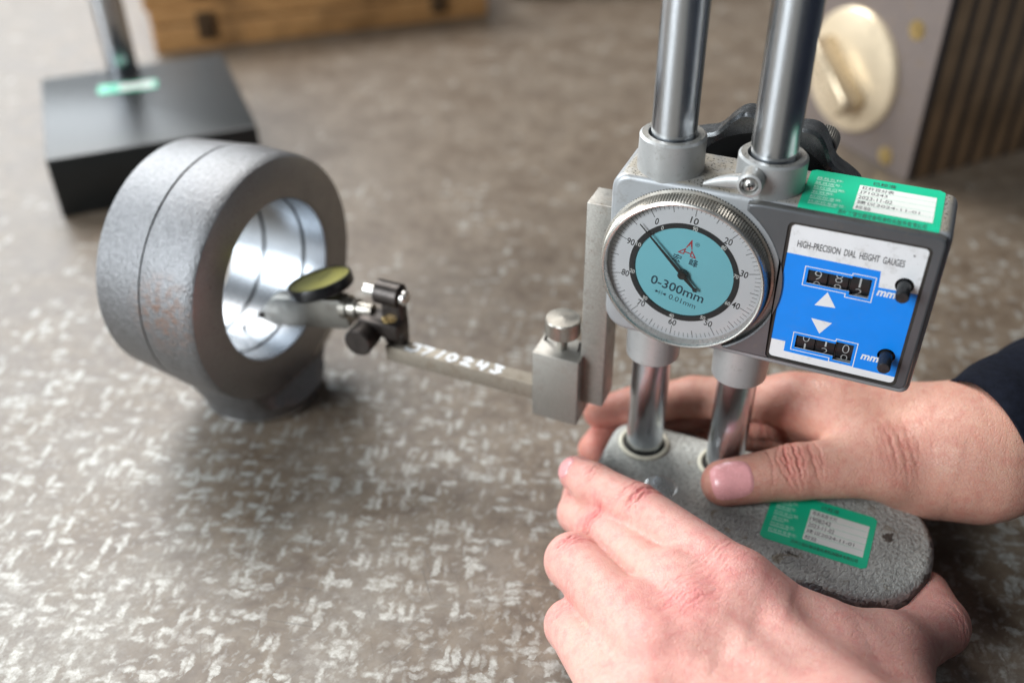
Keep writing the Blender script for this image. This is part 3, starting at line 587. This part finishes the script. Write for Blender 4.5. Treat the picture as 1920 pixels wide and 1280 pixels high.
# ---------------------------------------------------------------- pipe tee standing on its branch
TC = A(-202.1, -6.5, 72.34); ta = A(math.cos(-.0392), math.sin(-.0392), 0); L1, L2, RO, RI = 21.8, 34.9, 59.1, 38.8; SM = -6.5
tee = thing('pipe_tee', 'thick grey forged steel pipe tee standing on its branch, one rust patch', 'pipe fitting', (TC[0], TC[1], 0))
g = G(); g.lathe([(RI + .6, -L2), (RO - 4.4, -L2), (RO - 2.6, -L2 + 1.2), (RO - .6, SM - 6), (RO - .3, SM - 1.1), (RO - .9, SM - .5), (RO - .9, SM + .2), (RO + .1, SM + .8), (RO + .6, SM + 6), (RO + .3, L1 - 5), (RO - .6, L1 - .5), (RO - 1.0, L1)], TC, ta, 128)
tb = make('run_shell', g, M['cast'], tee)
def cut(g, mi):
    """the facing tool has trimmed the branch flush with the end faces"""
    for i, q in enumerate(g.v):
        q = A(*q); d = (q - TC).dot(ta); lim = L1 - .25 + max(0, 14.0 - q[2]) * 1.3; lo = -L2 + .25 - max(0, 14.0 - q[2]) * 1.3
        if d > lim: q = q + ta * (lim - d)
        if d < lo: q = q + ta * (lo - d)
        w_ = q - TC; w_ = w_ - ta * w_.dot(ta); rr_ = np.linalg.norm(w_)
        if rr_ < RI + 4: q = q + w_ / rr_ * (RI + 4 - rr_)
        g.v[i] = tuple(q)
    return g
g = G(); g.lathe([(22, 0.0), (29.2, 0.0), (29.9, .5), (30.2, 1.6), (30.0, 2.6)], (TC[0], TC[1], 0), (0, 0, 1), 120); make('branch_rim', g, M['turned'], tee)
g = G(); g.lathe([(29.9, 2.4), (30.4, 4.5), (31.2, 7), (32.2, 10), (33.6, 13.5), (35.2, 17), (37.0, 21), (38.6, 26), (39.6, 32), (40, 38)], (TC[0], TC[1], 0), (0, 0, 1), 160); make('branch', cut(g, 0), M['cast'], tee)
g = G(); rg = []
for k, e in ((0, .1), (.5, -.2), (1, -1.6)):
    rg.append([TC + ta * (L1 + e) + (RO - 1.2 + 7.6 * k * math.sin(math.pi * (a - .02) / 1.06)) * (A(-ta[1], ta[0], 0) * math.sin(a) - A(0, 0, 1) * math.cos(a)) for a in np.linspace(.02, 1.08, 30)])
rg.append([q - ta * 12 - A(0, 0, 0) + (TC - ta * TC.dot(ta) - (q - ta * q.dot(ta))) * .12 for q in rg[-1]])
g.rings(rg, closed=False, caps=False); make('trimmed_shoulder', g, M['turned'], tee)
g = G(); g.lathe([(RO - .98, L1 - .02), (RO - 1.6, L1 + .3), (RI + .7, L1 + .3), (RI, L1 - .5)], TC, ta, 128); make('end_face', g, M['faced'], tee)
bz = [L1 - 12.5, L1 - 14.6, -L2 + 19.5, -L2 + 17.4]
g = G(); g.lathe([(RI, L1 - .5), (RI, bz[0])], TC, ta, 128); g.lathe([(RI, bz[1]), (RI, bz[2])], TC, ta, 128); g.lathe([(RI, bz[3]), (RI, -L2), (RI + .7, -L2 - .1)], TC, ta, 128); make('bore', g, M['bore'], tee, angle=30)
for a_, b_ in ((bz[0], bz[1]), (bz[2], bz[3])): g = G(); g.lathe([(RI - .02, a_), (RI + 1.6, a_ - .2), (RI + 1.6, b_ + .2), (RI - .02, b_)], TC, ta, 96); make('bore_groove', g, M['dark'], tee)

# ---------------------------------------------------------------- things behind
st = thing('comparator_stand', 'black granite comparator stand with steel post and small green label', 'measuring stand', (-435, 190, 0))
q0 = A(-431, 92, 0); e1 = unit((94, 95, 0)); e2 = unit((-1, .99, 0)); GF = Frame(q0, e1, e2)
g = G(); g.prism(rrect(0, 136, 0, 150, 1.2), 0, 42, GF, .9, 2); make('granite_base', g, M['granite'], st)
pc = A(-494, 238, 42)
g = G(); g.lathe([(11.5, 41.8), (11.5, 398), (10.5, 400)], (pc[0], pc[1], 0), (0, 0, 1), 48, caps=True); make('post', g, M['col'], st)
lb0 = px(178, 152, z=42.2); lbx = px(283, 140, z=42.2); SF = Frame(px(183, 178, z=42.2), lbx - lb0, (-.3, 1, 0))
g = G(); g.prism(rrect(0, 42, 0, 17, 3), 0, .25, SF); sl1 = make('calibration_label', g, M['green'], st)
g = G(); g.prism(rrect(15, 39, 2.5, 14.5, 1), .2, .4, SF); make('label_paper', g, M['paper'], sl1)
def wooden_box(z0, z1, dx, lab):
    w0 = A(-574, 361, 0); w1 = A(-337, 572, 0); BF = Frame(w0 + A(dx, dx * .2, 0), w1 - w0, (-211, 237, 0)); Lw = 318; Dw = 150
    bx = thing('wooden_case', lab, 'wooden box', (-540, 560, z0), 'wooden instrument cases stacked at the back'); hm = (z1 - z0)
    seam = z0 + hm * .62
    g = G(); g.prism(rrect(0, Lw, 0, Dw, 1.5), z0, seam - .7, BF, 1.0); make('case_bottom', g, M['wood'], bx)
    g = G(); g.prism(rrect(.4, Lw - .4, .4, Dw, 1.5), seam + .4, z1, BF, 1.0); make('case_lid', g, M['wood'], bx)
    g = G(); g.prism(rrect(1.5, Lw - 1.5, 1.5, Dw - 2, 1.5), seam - .9, seam + .6, BF); make('seam', g, M['gasket'], bx)
    for xx in (48, 268):
        F3 = Frame(BF(xx, -.1, 0), BF.u, (0, 0, 1)); g = G(); g.prism(rrect(-8, 8, seam - 15, seam + 10, 2), 0, 1.6, F3, .5); g.lathe([(2.6, 0), (2.6, 5)], F3(0, seam - 3, 0), F3.n, 12, caps=True); make('clasp', g, M['clasp'], bx)
    return bx
wooden_box(0, 38, 0, 'lower varnished wooden case, under the other, resting on the table')
wooden_box(38, 76, -3, 'upper varnished wooden case lying on the other case')
# dark object edge behind, cut by the top of the picture
g = G(); c0 = px(945, -12, z=0); c1 = px(1230, -22, z=0); DFm = Frame(c0, c1 - c0, (0, 1, 0)); g.prism(rrect(0, np.linalg.norm(c1 - c0) * 1.3, 0, 90, 2), 0, 60, DFm, 1.5); dk = make('steel_block', g, M['dark'], None); tag(dk, 'dark brown steel block behind the wooden cases', 'metal block')
# magnetic chuck block on edge
k0 = A(82.0, 359.0, 0); sd = unit((75, 86, 0)); fd = unit((-86, 75, 0))
mg = thing('magnetic_block', 'laminated magnetic chuck block with round cream switch knob and brass rivets', 'magnetic block', (95, 420, 0)); MH = 260; FWd = 112
g = G(); MF = Frame(k0, -fd, (0, 0, 1)); MF.n = np.cross(MF.u, MF.v)
FF = Frame(k0 + fd * FWd, -fd, (0, 0, 1))                         # a = 0 left .. FWd right edge, b = height
g.prism(rrect(0, FWd, 0, MH, 1.0), -3.0, 0, FF, .8); make('end_plate', g, M['grindface'], mg)
pos = 3.0; k = 0
LF2 = Frame(k0, sd, (0, 0, 1))
while pos < 190:
    wdt = 12.5 if k % 2 == 1 else 5.0
    g = G(); g.box(0, FWd, 0.4 if k % 2 else 0, MH - (.4 if k % 2 else 0), -(pos + wdt), -pos, fr=Frame(k0 + fd * FWd - sd * 0 , -fd, (0, 0, 1)))
    make('lamination', g, M['lambrass'] if k % 2 else M['lamsteel'], mg, smooth=False); pos += wdt; k += 1
def on_face(xp, yp):
    n = FF.n; v = CR.T @ np.array([(xp - 960) / FPX, (yp - 640) / FPX, 1.0]); t = (FF.O - CAM).dot(n) / v.dot(n); P = CAM + v * t; return P
kc = on_face(1600, 132)
g = G(); g.lathe([(44, 0), (44, 2.5), (42.5, 4.5), (30, 8.5), (16, 10.5), (.01, 11)], kc, FF.n, 64); kb = make('switch_knob', g, M['cream'], mg)
hd = unit(FF.u * .80 - FF.v * .62); hF = Frame(kc + FF.n * 9, hd, np.cross(FF.n, hd)); g = G(); g.prism([(-26, -9), (24, -9.5), (29, -7), (31, 0), (29, 7), (24, 9.5), (-26, 9), (-30, 0)], 0, 20, hF, 3, 4); make('knob_grip', g, M['grip'], kb)
for (rx, ry) in ((1720, 57), (1660, 293)):
    g = G(); rc = on_face(rx, ry); g.lathe([(6.6, 0), (6.6, .5), (.01, .8)], rc, FF.n, 28); make('rivet', g, M['brass'], mg)
# ---------------------------------------------------------------- hands
def smin(a, b, k):
    h = np.clip(.5 + .5 * (b - a) / k, 0, 1); return b * (1 - h) + a * h - k * h * (1 - h)
class Field:
    """signed distance on a grid, each bone only touches its own neighbourhood"""
    def __init__(s, lo, hi, h):
        s.lo = A(*lo); s.h = h; s.n = np.ceil((A(*hi) - s.lo) / h).astype(int) + 1
        s.ax = [(s.lo[i] + h * np.arange(s.n[i])).astype(np.float32) for i in range(3)]
    def new(s): return np.full(tuple(s.n), 1e3, np.float32)
    def cone(s, F, a, b, ra, rb, k=3.0, flat=None):
        a, b = A(*a), A(*b); R = max(ra, rb) + 14; lo = np.minimum(a, b) - R; hi = np.maximum(a, b) + R
        i0 = np.clip(((lo - s.lo) / s.h).astype(int), 0, s.n - 1); i1 = np.clip(((hi - s.lo) / s.h).astype(int) + 1, 1, s.n)
        sl = tuple(slice(p, q) for p, q in zip(i0, i1)); X = s.ax[0][sl[0]][:, None, None] - float(a[0]); Y = s.ax[1][sl[1]][None, :, None] - float(a[1]); Z = s.ax[2][sl[2]][None, None, :] - float(a[2])
        d = b - a; L = float(max(d.dot(d), 1e-6)); d = [float(q) for q in d]; t = np.clip((X * d[0] + Y * d[1] + Z * d[2]) / L, 0, 1)
        X = X - t * d[0]; Y = Y - t * d[1]; Z = Z - t * d[2]
        if flat is not None:                                   # flatten along a direction by a factor
            n, q = unit(flat[0]), flat[1]; w = (X * n[0] + Y * n[1] + Z * n[2]) * (1 / q - 1); X = X + w * n[0]; Y = Y + w * n[1]; Z = Z + w * n[2]
        D = np.sqrt(X * X + Y * Y + Z * Z) - (ra + (rb - ra) * t)
        F[sl] = smin(F[sl], D.astype(np.float32), k); return F
    def sub(s, pts, R):
        lo = np.min(pts, 0) - R; hi = np.max(pts, 0) + R; i0 = np.clip(((lo - s.lo) / s.h).astype(int), 0, s.n - 1); i1 = np.clip(((hi - s.lo) / s.h).astype(int) + 1, 1, s.n)
        q = object.__new__(Field); q.h = s.h; q.lo = s.lo + i0 * s.h; q.n = i1 - i0; q.ax = [s.ax[i][i0[i]:i1[i]] for i in range(3)]
        return q, tuple(slice(a, b) for a, b in zip(i0, i1))
def quick_mesh(name, V, Q):
    me = bpy.data.meshes.new(name); nq = len(Q); me.vertices.add(len(V)); me.vertices.foreach_set('co', np.ascontiguousarray(V, np.float32).ravel())
    me.loops.add(nq * 4); me.loops.foreach_set('vertex_index', np.ascontiguousarray(Q, np.int32).ravel()); me.polygons.add(nq); me.polygons.foreach_set('loop_start', np.arange(nq, dtype=np.int32) * 4)
    me.update(calc_edges=True); return me
def surface_nets(F, lo, h):
    n = np.array(F.shape); ins = F < 0
    c = np.zeros(tuple(n - 1), np.int8)
    for dx in (0, 1):
        for dy in (0, 1):
            for dz in (0, 1): c += ins[dx:n[0] - 1 + dx, dy:n[1] - 1 + dy, dz:n[2] - 1 + dz]
    act = (c > 0) & (c < 8); I = np.argwhere(act); idx = np.full(act.shape, -1, np.int64); idx[act] = np.arange(len(I))
    P = np.zeros((len(I), 3)); W = np.zeros(len(I))
    cor = [(0, 0, 0), (1, 0, 0), (0, 1, 0), (1, 1, 0), (0, 0, 1), (1, 0, 1), (0, 1, 1), (1, 1, 1)]
    for a in range(8):
        for b in range(a + 1, 8):
            ca, cb = np.array(cor[a]), np.array(cor[b])
            if abs(ca - cb).sum() != 1: continue
            fa = F[tuple((I + ca).T)]; fb = F[tuple((I + cb).T)]; m_ = (fa < 0) != (fb < 0); t = np.where(m_, fa / np.where(fa == fb, 1, fa - fb), 0)
            P[m_] += (ca + (cb - ca) * t[:, None])[m_]; W[m_] += 1
    P = (I + P / W[:, None]) * h + lo; Q = []
    for ax in range(3):
        o = [i for i in range(3) if i != ax]; sh = [slice(None)] * 3
        s0 = [slice(None)] * 3; s1 = [slice(None)] * 3; s0[ax] = slice(0, -1); s1[ax] = slice(1, None)
        d = ins[tuple(s0)].astype(np.int8) - ins[tuple(s1)]; E = np.argwhere(d != 0); E = E[(E[:, o[0]] > 0) & (E[:, o[1]] > 0) & (E[:, o[0]] < n[o[0]] - 1) & (E[:, o[1]] < n[o[1]] - 1)]
        sg = d[tuple(E.T)]; e0 = np.zeros(3, int); e1 = np.zeros(3, int); e0[o[0]] = 1; e1[o[1]] = 1
        q = np.stack([idx[tuple((E - e0 - e1).T)], idx[tuple((E - e1).T)], idx[tuple(E.T)], idx[tuple((E - e0).T)]], 1)
        flip = (sg < 0) if ax != 1 else (sg > 0); q[flip] = q[flip][:, ::-1]; Q.append(q)
    return P, np.concatenate(Q)
def relax(P, Q, it, lam=.5):
    e = np.concatenate([Q[:, [0, 1]], Q[:, [1, 2]], Q[:, [2, 3]], Q[:, [3, 0]]]); e = np.concatenate([e, e[:, ::-1]]); cnt = np.bincount(e[:, 0], minlength=len(P)).astype(float)[:, None]
    for _ in range(it):
        for l in (lam, -lam * 1.04):
            s_ = np.stack([np.bincount(e[:, 0], weights=P[e[:, 1], k], minlength=len(P)) for k in range(3)], 1) / np.maximum(cnt, 1); P = P + l * (s_ - P)
    return P
def mat_skin(name, base, pink):
    s = N(name); at = s.n('Attribute', attribute_name='flush'); fl = at.outputs['Fac']
    mot = s.noise(85, 4, .6); mot2 = s.noise(230, 3, .6); fine = s.noise(600, 3, .6)
    c = s.mix(s.rng(mot, .34, .66), base, tuple(q * f for q, f in zip(base, (1.05, 1.12, 1.12)))); c = s.mix(s.rng(fine, .4, .7, 0, .18), c, pink)
    c = s.mix(s.rng(mot2, .45, .72, 0, .45), c, pink); c = s.mix(s.rng(s.noise(48, 2), .5, .72, 0, .35), c, tuple(q * f for q, f in zip(base, (1.0, 1.12, 1.05))))
    c = s.mix(s.math('MULTIPLY', fl, s.rng(mot2, .3, .6, .75, 1.15)), c, pink)
    ed = s.voro(760, 'DISTANCE_TO_EDGE'); ed2 = s.voro(420, 'DISTANCE_TO_EDGE', s.map((1, .38, .6), (.3, .2, .7)))
    c = s.mix(s.rng(ed2, 0, .08, .10, 0), c, pink)
    h = s.math('ADD', s.rng(ed, 0, .10), s.math('MULTIPLY', s.rng(ed2, 0, .06), .6)); h = s.math('ADD', h, s.math('MULTIPLY', fine, .5))
    s.b.inputs['Subsurface Radius'].default_value = (1.0, .38, .22); s.b.inputs['Subsurface Scale'].default_value = .0016
    return s.fin(col=c, rough=s.rng(mot2, .3, .7, .41, .52), spec=.44, sss=.40, nor=s.bump(h, .12 * S, .8))
def finish_hand(name, F, fld, parent, mat, folds, flush):
    P, Q = surface_nets(F, fld.lo, fld.h); P = relax(P, Q, 8)
    me = quick_mesh('tmp', P, Q); ob = bpy.data.objects.new('tmp', me); scene.collection.objects.link(ob)
    md = ob.modifiers.new('s', 'SUBSURF'); md.levels = 1; md.render_levels = 1
    ev = ob.evaluated_get(bpy.context.evaluated_depsgraph_get()); m2 = ev.to_mesh(); nv = len(m2.vertices)
    V = np.zeros(nv * 3); m2.vertices.foreach_get('co', V); V = V.reshape(-1, 3); Nn = np.zeros(nv * 3); m2.vertices.foreach_get('normal', Nn); Nn = Nn.reshape(-1, 3)
    L = np.zeros(len(m2.polygons) * 4, int); m2.polygons.foreach_get('vertices', L); ev.to_mesh_clear(); bpy.data.objects.remove(ob); bpy.data.meshes.remove(me)
    disp = np.zeros(nv); rng = np.random.default_rng(5)
    for c, along, up, wide, lines, depth in folds:             # skin folds across a joint
        along = unit(along); up = unit(up); side = np.cross(up, along); d = V - A(*c); sa = d @ along; su = d @ side; fac = np.clip((Nn @ up - .05) / .4, 0, 1) * (np.linalg.norm(d, axis=1) < wide * 2.2)
        for off, curv, wd, dp, ctr in lines:
            wv = .25 * np.sin(su * 1.1 + off * 3) + .12 * np.sin(su * 2.7 + off)
            disp -= fac * depth * dp * np.exp(-((sa - off - curv * su * su / wide + wv) / wd) ** 2) * np.exp(-((su - ctr) / wide) ** 4)
    fl = np.zeros(nv)
    for c, r, a in flush: fl += a * np.exp(-(np.linalg.norm(V - A(*c), axis=1) / r) ** 2)
    fl += np.clip(-disp * .9, 0, .6)
    V = V + Nn * disp[:, None]
    root = parent; off = A(*root.location) / S
    me = quick_mesh(name, (V - off) * S, L.reshape(-1, 4)); me.materials.append(mat); me.polygons.foreach_set('use_smooth', [True] * len(me.polygons))
    a = me.attributes.new('flush', 'FLOAT', 'POINT'); a.data.foreach_set('value', np.clip(fl, 0, 1).astype(np.float32)); me.update()
    o = bpy.data.objects.new(name, me); scene.collection.objects.link(o); o.parent = root
    return o, V, L.reshape(-1, 4)
def nail(parent, V, Q, c, along, up, ln, wd, mats):
    """nail plate laid on the finger tip: a rounded patch projected on the skin and lifted off it"""
    near = np.linalg.norm(V - A(*c), axis=1) < 24; Q = Q[near[Q].all(1)]; ids = np.unique(Q); rm = np.zeros(len(V), int); rm[ids] = np.arange(len(ids)); bv = BVHTree.FromPolygons(V[ids].tolist(), rm[Q].tolist()); along = unit(along); up = unit(up); up = unit(up - along * up.dot(along)); side = np.cross(up, along); c = A(*c)
    nu, nv = 17, 15; g = G(); g2 = G(); rg = []; ok = True
    for i in range(nu):
        t = -1 + 2 * i / (nu - 1); row = []
        for j in range(nv):
            s_ = -1 + 2 * j / (nv - 1); ex = 3.2; q = (abs(t) ** ex + abs(s_) ** ex) ** (1 / ex) if (t or s_) else 1; m_ = max(abs(t), abs(s_)); k = m_ / q if q > 0 else 1
            p = c + along * t * k * ln / 2 + side * s_ * k * wd / 2; h = bv.ray_cast(Vector(p + up * 30), Vector(-up), 60); z = A(*h[0]) if h[0] is not None else p
            edge = max(abs(t), abs(s_)); lift = .38 - (.75 if edge > .99 else .0) + (.25 * max(0, t) ** 2)
            row.append(z + up * lift)
        rg.append(row)
    g.rings(rg, closed=False, caps=False); return make('fingernail', g, mats, parent, angle=80)

person = thing('person', 'two bare hands of a person in dark navy sleeves, gripping the gauge foot', 'person', (110, -40, 0))
# ---- left hand: lies along the front of the foot, index finger on top, thumb round the right end
PX = lambda x, y, z: px(x, y, z=z)
fl = Field((-48, -190, -2), (165, 12, 78), 1.15)
LI = [PX(1082, 888, 31), PX(1112, 908, 33.5), PX(1197, 955, 37), PX(1380, 1085, 46)]
LM = [PX(1085, 925, 14), PX(1083, 962, 18), PX(1126, 990, 24), PX(1300, 1142, 45)]
LR = [PX(1085, 1065, 8.5), PX(1075, 1060, 14), PX(1075, 1052, 25), PX(1225, 1215, 45)]
LP = [PX(1090, 1180, 7.5), PX(1078, 1175, 9), PX(1070, 1172, 16), PX(1160, 1312, 36)]
WR = PX(1640, 1480, 42)
palm = fl.new()
mc = [PX(1600, 1400, 42), PX(1570, 1430, 45), PX(1540, 1455, 44), PX(1510, 1480, 40)]
for k_, (f_, b_, ra, rb) in enumerate(zip((LI, LM, LR, LP), mc, (9.4, 10.0, 9.6, 8.6), (15, 15, 14, 13))): fl.cone(palm, f_[3] + (b_ - f_[3]) * .10, b_, ra, rb, 7)
for a_, b_ in zip(mc[:-1], mc[1:]): fl.cone(palm, a_, b_, 17, 17, 9)
fl.cone(palm, mc[0], WR, 19, 22, 12); fl.cone(palm, mc[2], WR + A(-18, -6, 0), 17, 22, 12)
for w_, f1, f2, r_ in ((PX(1268, 1078, 41), LI, LM, 9.6), (PX(1200, 1140, 39), LM, LR, 9.6), (PX(1150, 1226, 30), LR, LP, 9.0)):   # webs between the fingers
    fl.cone(palm, w_, (f1[3] + f2[3]) / 2 + unit(WR - LM[3]) * 8, r_, 11, 7)
TH = [PX(1680, 1400, 30), PX(1660, 1232, 24), PX(1758, 1172, 17), PX(1738, 1110, 12)]
fl.cone(palm, TH[0], TH[1], 17, 13.5, 10); fl.cone(palm, PX(1395, 1098, 43), PX(1545, 1200, 33), 11, 11.5, 10); fl.cone(palm, PX(1545, 1200, 33), PX(1650, 1228, 22), 11.5, 10.5, 12); fl.cone(palm, PX(1560, 1290, 36), TH[1], 14, 11, 12)
def add_finger(fld, hand, palm, pts, rad, kk):
    q, sl = fld.sub(np.array(pts), max(rad) + 9); F = q.new()
    for a_, b_, r0, r1 in zip(pts[:-1], pts[1:], rad[:-1], rad[1:]): q.cone(F, a_, b_, r0, r1, 2.6)
    hand[sl] = smin(hand[sl], smin(palm[sl], F, kk), 1.2)
hand = palm.copy()
for pts, rad, kk in ((LI, (7.8, 8.8, 10.2, 11.2), 5), (LM, (7.0, 8.2, 9.4, 11.0), 5), (LR, (7.8, 9.4, 11.0, 11.6), 5), (LP, (7.2, 8.4, 9.6, 10.6), 5), (TH[1:], (12.2, 11.2, 8.5), 6)):
    add_finger(fl, hand, palm, pts, rad, kk)
skin_l = mat_skin('skin_lit', (.70, .375, .315), (.60, .185, .175))  # brighter copy of the person's skin, for the well lit hand
upv = -CR[2]
def fdir(p): return p[1] - p[0], p[2] - p[1], p[3] - p[2]
kr = random.Random(3)
def KN(n, sp, w=.55):
    """uneven creases across a joint: a few long ones, short branches between"""
    o = [((i - (n - 1) / 2) * sp + kr.uniform(-.35, .35) * sp, kr.uniform(-.16, .16), w * kr.uniform(.7, 1.2), (1.0 - .25 * abs(i - (n - 1) / 2)) * kr.uniform(.55, 1.1), kr.uniform(-1.8, 1.8)) for i in range(n)]
    o += [(kr.uniform(-.6, .6) * n * sp, kr.uniform(-.5, .5), w * .6, kr.uniform(.25, .55), kr.uniform(-4, 4)) for i in range(n + 1)]
    return o
folds = [(LI[2] + A(0, 0, 9), LI[3] - LI[1], (0, -.3, 1), 8, KN(6, 1.9), .8), (LI[1] + A(0, 0, 8), LI[2] - LI[0], (-.2, -.2, 1), 6, KN(3, 1.7), .6), (LM[2] + A(-3, -4, 8), LM[3] - LM[1], (-.2, -.4, 1), 6, KN(4, 1.7), .7),
         (LR[2] + A(0, 0, 9), LR[3] - LR[2], (-.3, -.3, 1), 6, KN(4, 1.8), .7), (LP[2] + A(0, 0, 8), LP[3] - LP[2], (-.3, -.3, 1), 6, KN(3, 1.5), .34), (TH[2] + A(7, -3, 6), TH[2] - TH[1], (.5, -.4, 1), 9, KN(4, 2.4, .6), .26), (LM[3] + A(-4, -2, 10), LM[3] - LM[2], (-.1, -.3, 1), 10, KN(8, 2.0, .5), .42), (LI[3] + A(-8, 0, 10), LI[3] - LI[2], (0, -.2, 1), 10, KN(7, 2.2, .5), .34)]
flush = [(LI[2] + A(0, 0, 9), 8, .35), (LI[0], 9, .55), (LM[2] + A(-2, -3, 8), 6, .6), (LR[2] + A(0, 0, 9), 8, .35), (LP[2] + A(0, 0, 8), 8, .4), (LM[3] + A(0, -3, 11), 11, .55), (LI[3] + A(0, 0, 10), 14, .3), (LR[3] + A(0, -3, 10), 12, .3), (TH[2], 13, .45), ((LM[3] + LR[3]) / 2 + A(-14, 6, 4), 10, .3)]
lh, V, Q = finish_hand('left_hand', hand, fl, person, skin_l, folds, flush)
nail_m = simple('nail_pink', (.72, .33, .33), .24, 0, .06, 300, spec=.55)
nail(lh, V, Q, LI[0] + unit(LI[0] - LI[1]) * 3.2, LI[0] - LI[1], (-.72, -.30, .62), 11.5, 11, nail_m)
# ---- right hand: thumb on top of the foot, fingers behind it
fr_ = Field((-52, -34, -2), (215, 112, 94), 1.15)
RT = [PX(1358, 905, 34), PX(1490, 884, 37.8), PX(1672, 868, 42), PX(1810, 850, 46)]
RI_ = [PX(1124, 772, 23.5), PX(1186, 762, 27), PX(1300, 745, 33), PX(1490, 752, 44)]
RM = [PX(1112, 842, 9), PX(1150, 800, 11), PX(1290, 790, 14) + A(0, 4, 0), A(62, 40, 30)]
RR = [A(22, 27, 9), A(30, 34, 10), A(48, 46, 12), A(70, 46, 21)]
RP = [A(58, 25, 8.5), A(62, 33, 9), A(68, 46, 10), A(84, 46, 14)]
RW = PX(1848, 852, 46); RF = PX(2080, 735, 64)
palm = fr_.new()
for p_, ra, b_, rb in ((RI_[3], 12, A(128, 36, 52), 16), (RM[3], 12, A(130, 42, 42), 16), (RR[3], 11.5, A(132, 42, 34), 15), (RP[3], 10.5, A(134, 36, 30), 15)): fr_.cone(palm, p_, b_, ra, rb, 10)
fr_.cone(palm, A(130, 38, 44), RW, 20, 23, 12); fr_.cone(palm, RW, RF, 22.5, 27, 12)
fr_.cone(palm, RT[2], RT[3], 15, 19, 11); fr_.cone(palm, RT[3], RW, 19, 22, 12); fr_.cone(palm, PX(1600, 835, 44), RI_[3] + A(18, -2, 2), 9, 10, 14); fr_.cone(palm, PX(1720, 905, 30), PX(1800, 890, 32), 14, 17, 12)
hand = palm.copy()
for pts, rad, kk in ((RT[:3], (9.7, 11.4, 14.0), 6), (RI_, (7.6, 8.8, 9.6, 11), 7), (RM, (7.2, 8.4, 9.2, 11), 7), (RR, (7.2, 8.2, 9.0, 10.5), 7), (RP, (6.4, 7.4, 8.0, 9.5), 7)):
    add_finger(fr_, hand, palm, pts, rad, kk)
skin_r = mat_skin('skin_shaded', (.57, .30, .225), (.48, .145, .115))  # same person's skin, with this hand's shade painted into the colour
folds = [(RT[1] + A(0, -3, 10), RT[2] - RT[0], (0, -.5, 1), 10, KN(7, 2.5, .6), .85), (RT[2] + A(0, -5, 12), RT[3] - RT[1], (0, -.6, 1), 12, KN(8, 2.8, .6), .38), (PX(1450, 770, 24), (1, 0, .2), (0, -1, .25), 13, KN(4, 5.5, 1.1), .9)]
flush = [(RT[0], 12, .5), (RT[1] + A(0, -3, 10), 10, .30), (RT[2] + A(0, -6, 11), 12, .30), (RI_[0], 14, .6), (RI_[1], 14, .4), (RI_[2], 14, .35), (RI_[3], 18, .35), (RM[3], 16, .3), (RM[0], 12, .6)]
rh, V, Q = finish_hand('right_hand', hand, fr_, person, skin_r, folds, flush)
nail(rh, V, Q, RT[0] + unit(RT[1] - RT[0]) * 2.0, RT[0] - RT[1], (.06, -.66, .75), 17.5, 16.5, nail_m)
# ---- navy work jacket: both sleeves and the trunk of the person standing at the end of the table
def sleeve_rings(pts, rad, n=56, seed=0.0, slant=0.0):
    pts = [A(*q) for q in pts]; P2 = []; R2 = []
    for i in range(len(pts) - 1):
        p0 = pts[max(i - 1, 0)]; p1 = pts[i]; p2 = pts[i + 1]; p3 = pts[min(i + 2, len(pts) - 1)]
        for t in np.linspace(0, 1, 22, endpoint=False):
            P2.append(.5 * (2 * p1 + (p2 - p0) * t + (2 * p0 - 5 * p1 + 4 * p2 - p3) * t * t + (3 * p1 - p0 - 3 * p2 + p3) * t ** 3)); R2.append(rad[i] * (1 - t) + rad[i + 1] * t)
    P2.append(pts[-1]); R2.append(rad[-1]); rg = []; u = None
    for i, c in enumerate(P2):
        d = unit(P2[min(i + 1, len(P2) - 1)] - P2[max(i - 1, 0)]); u = unit(np.cross(d, A(0, 0, 1))) if u is None else unit(u - d * u.dot(d)); v = np.cross(d, u); w_ = min(1, i / 4)
        rg.append([c + (u * math.cos(a) + v * math.sin(a)) * (R2[i] + w_ * (1.3 * math.sin(3 * a + .5 * i + seed) + .9 * math.sin(5 * a - .9 * i) + 1.1 * math.sin(.8 * i))) for a in [2 * math.pi * k / n for k in range(n)]])
    for i in range(14):                                     # slanted cuff: the near side lies further down the wrist
        d = unit(P2[1] - P2[0]); rg[i] = [q - d * slant * max(-.3, math.cos(2 * math.pi * k / n)) * (1 - i / 14) for k, q in enumerate(rg[i])]
    c, d = P2[0], unit(P2[1] - P2[0])
    return [[c + d * 4 + (q - c) * .90 for q in rg[0]], [c - d * .3 + (q - c) * .965 for q in rg[0]]] + rg
ed = unit(PX(2070, 742, 58) - PX(1862, 838, 49)); e0 = PX(1874, 822, 49) - ed * 7
g = G(); g.rings(sleeve_rings([e0, e0 + ed * 110 + A(0, 0, 8), A(330, 200, 130), A(400, 165, 300), A(410, 60, 400)], [29.5, 33, 46, 60, 70], slant=3), caps=False)
wl = unit(WR - LM[3]); g.rings(sleeve_rings([WR + wl * 22, WR + wl * 60 + A(10, 0, 4), A(262, -290, 110), A(375, -310, 280), A(408, -190, 400)], [31, 38, 52, 62, 70], seed=2.0), caps=False)
rg = []
for z, a, b in ((-420, 110, 190), (-200, 115, 195), (0, 118, 200), (200, 122, 215), (380, 118, 225), (450, 95, 190), (490, 60, 80)):
    rg.append([A(400 + a * math.cos(t), -65 + b * math.sin(t), z) for t in [2 * math.pi * k / 40 for k in range(40)]])
g.rings(rg); sv = make('jacket', g, M['cloth'], person, angle=70)
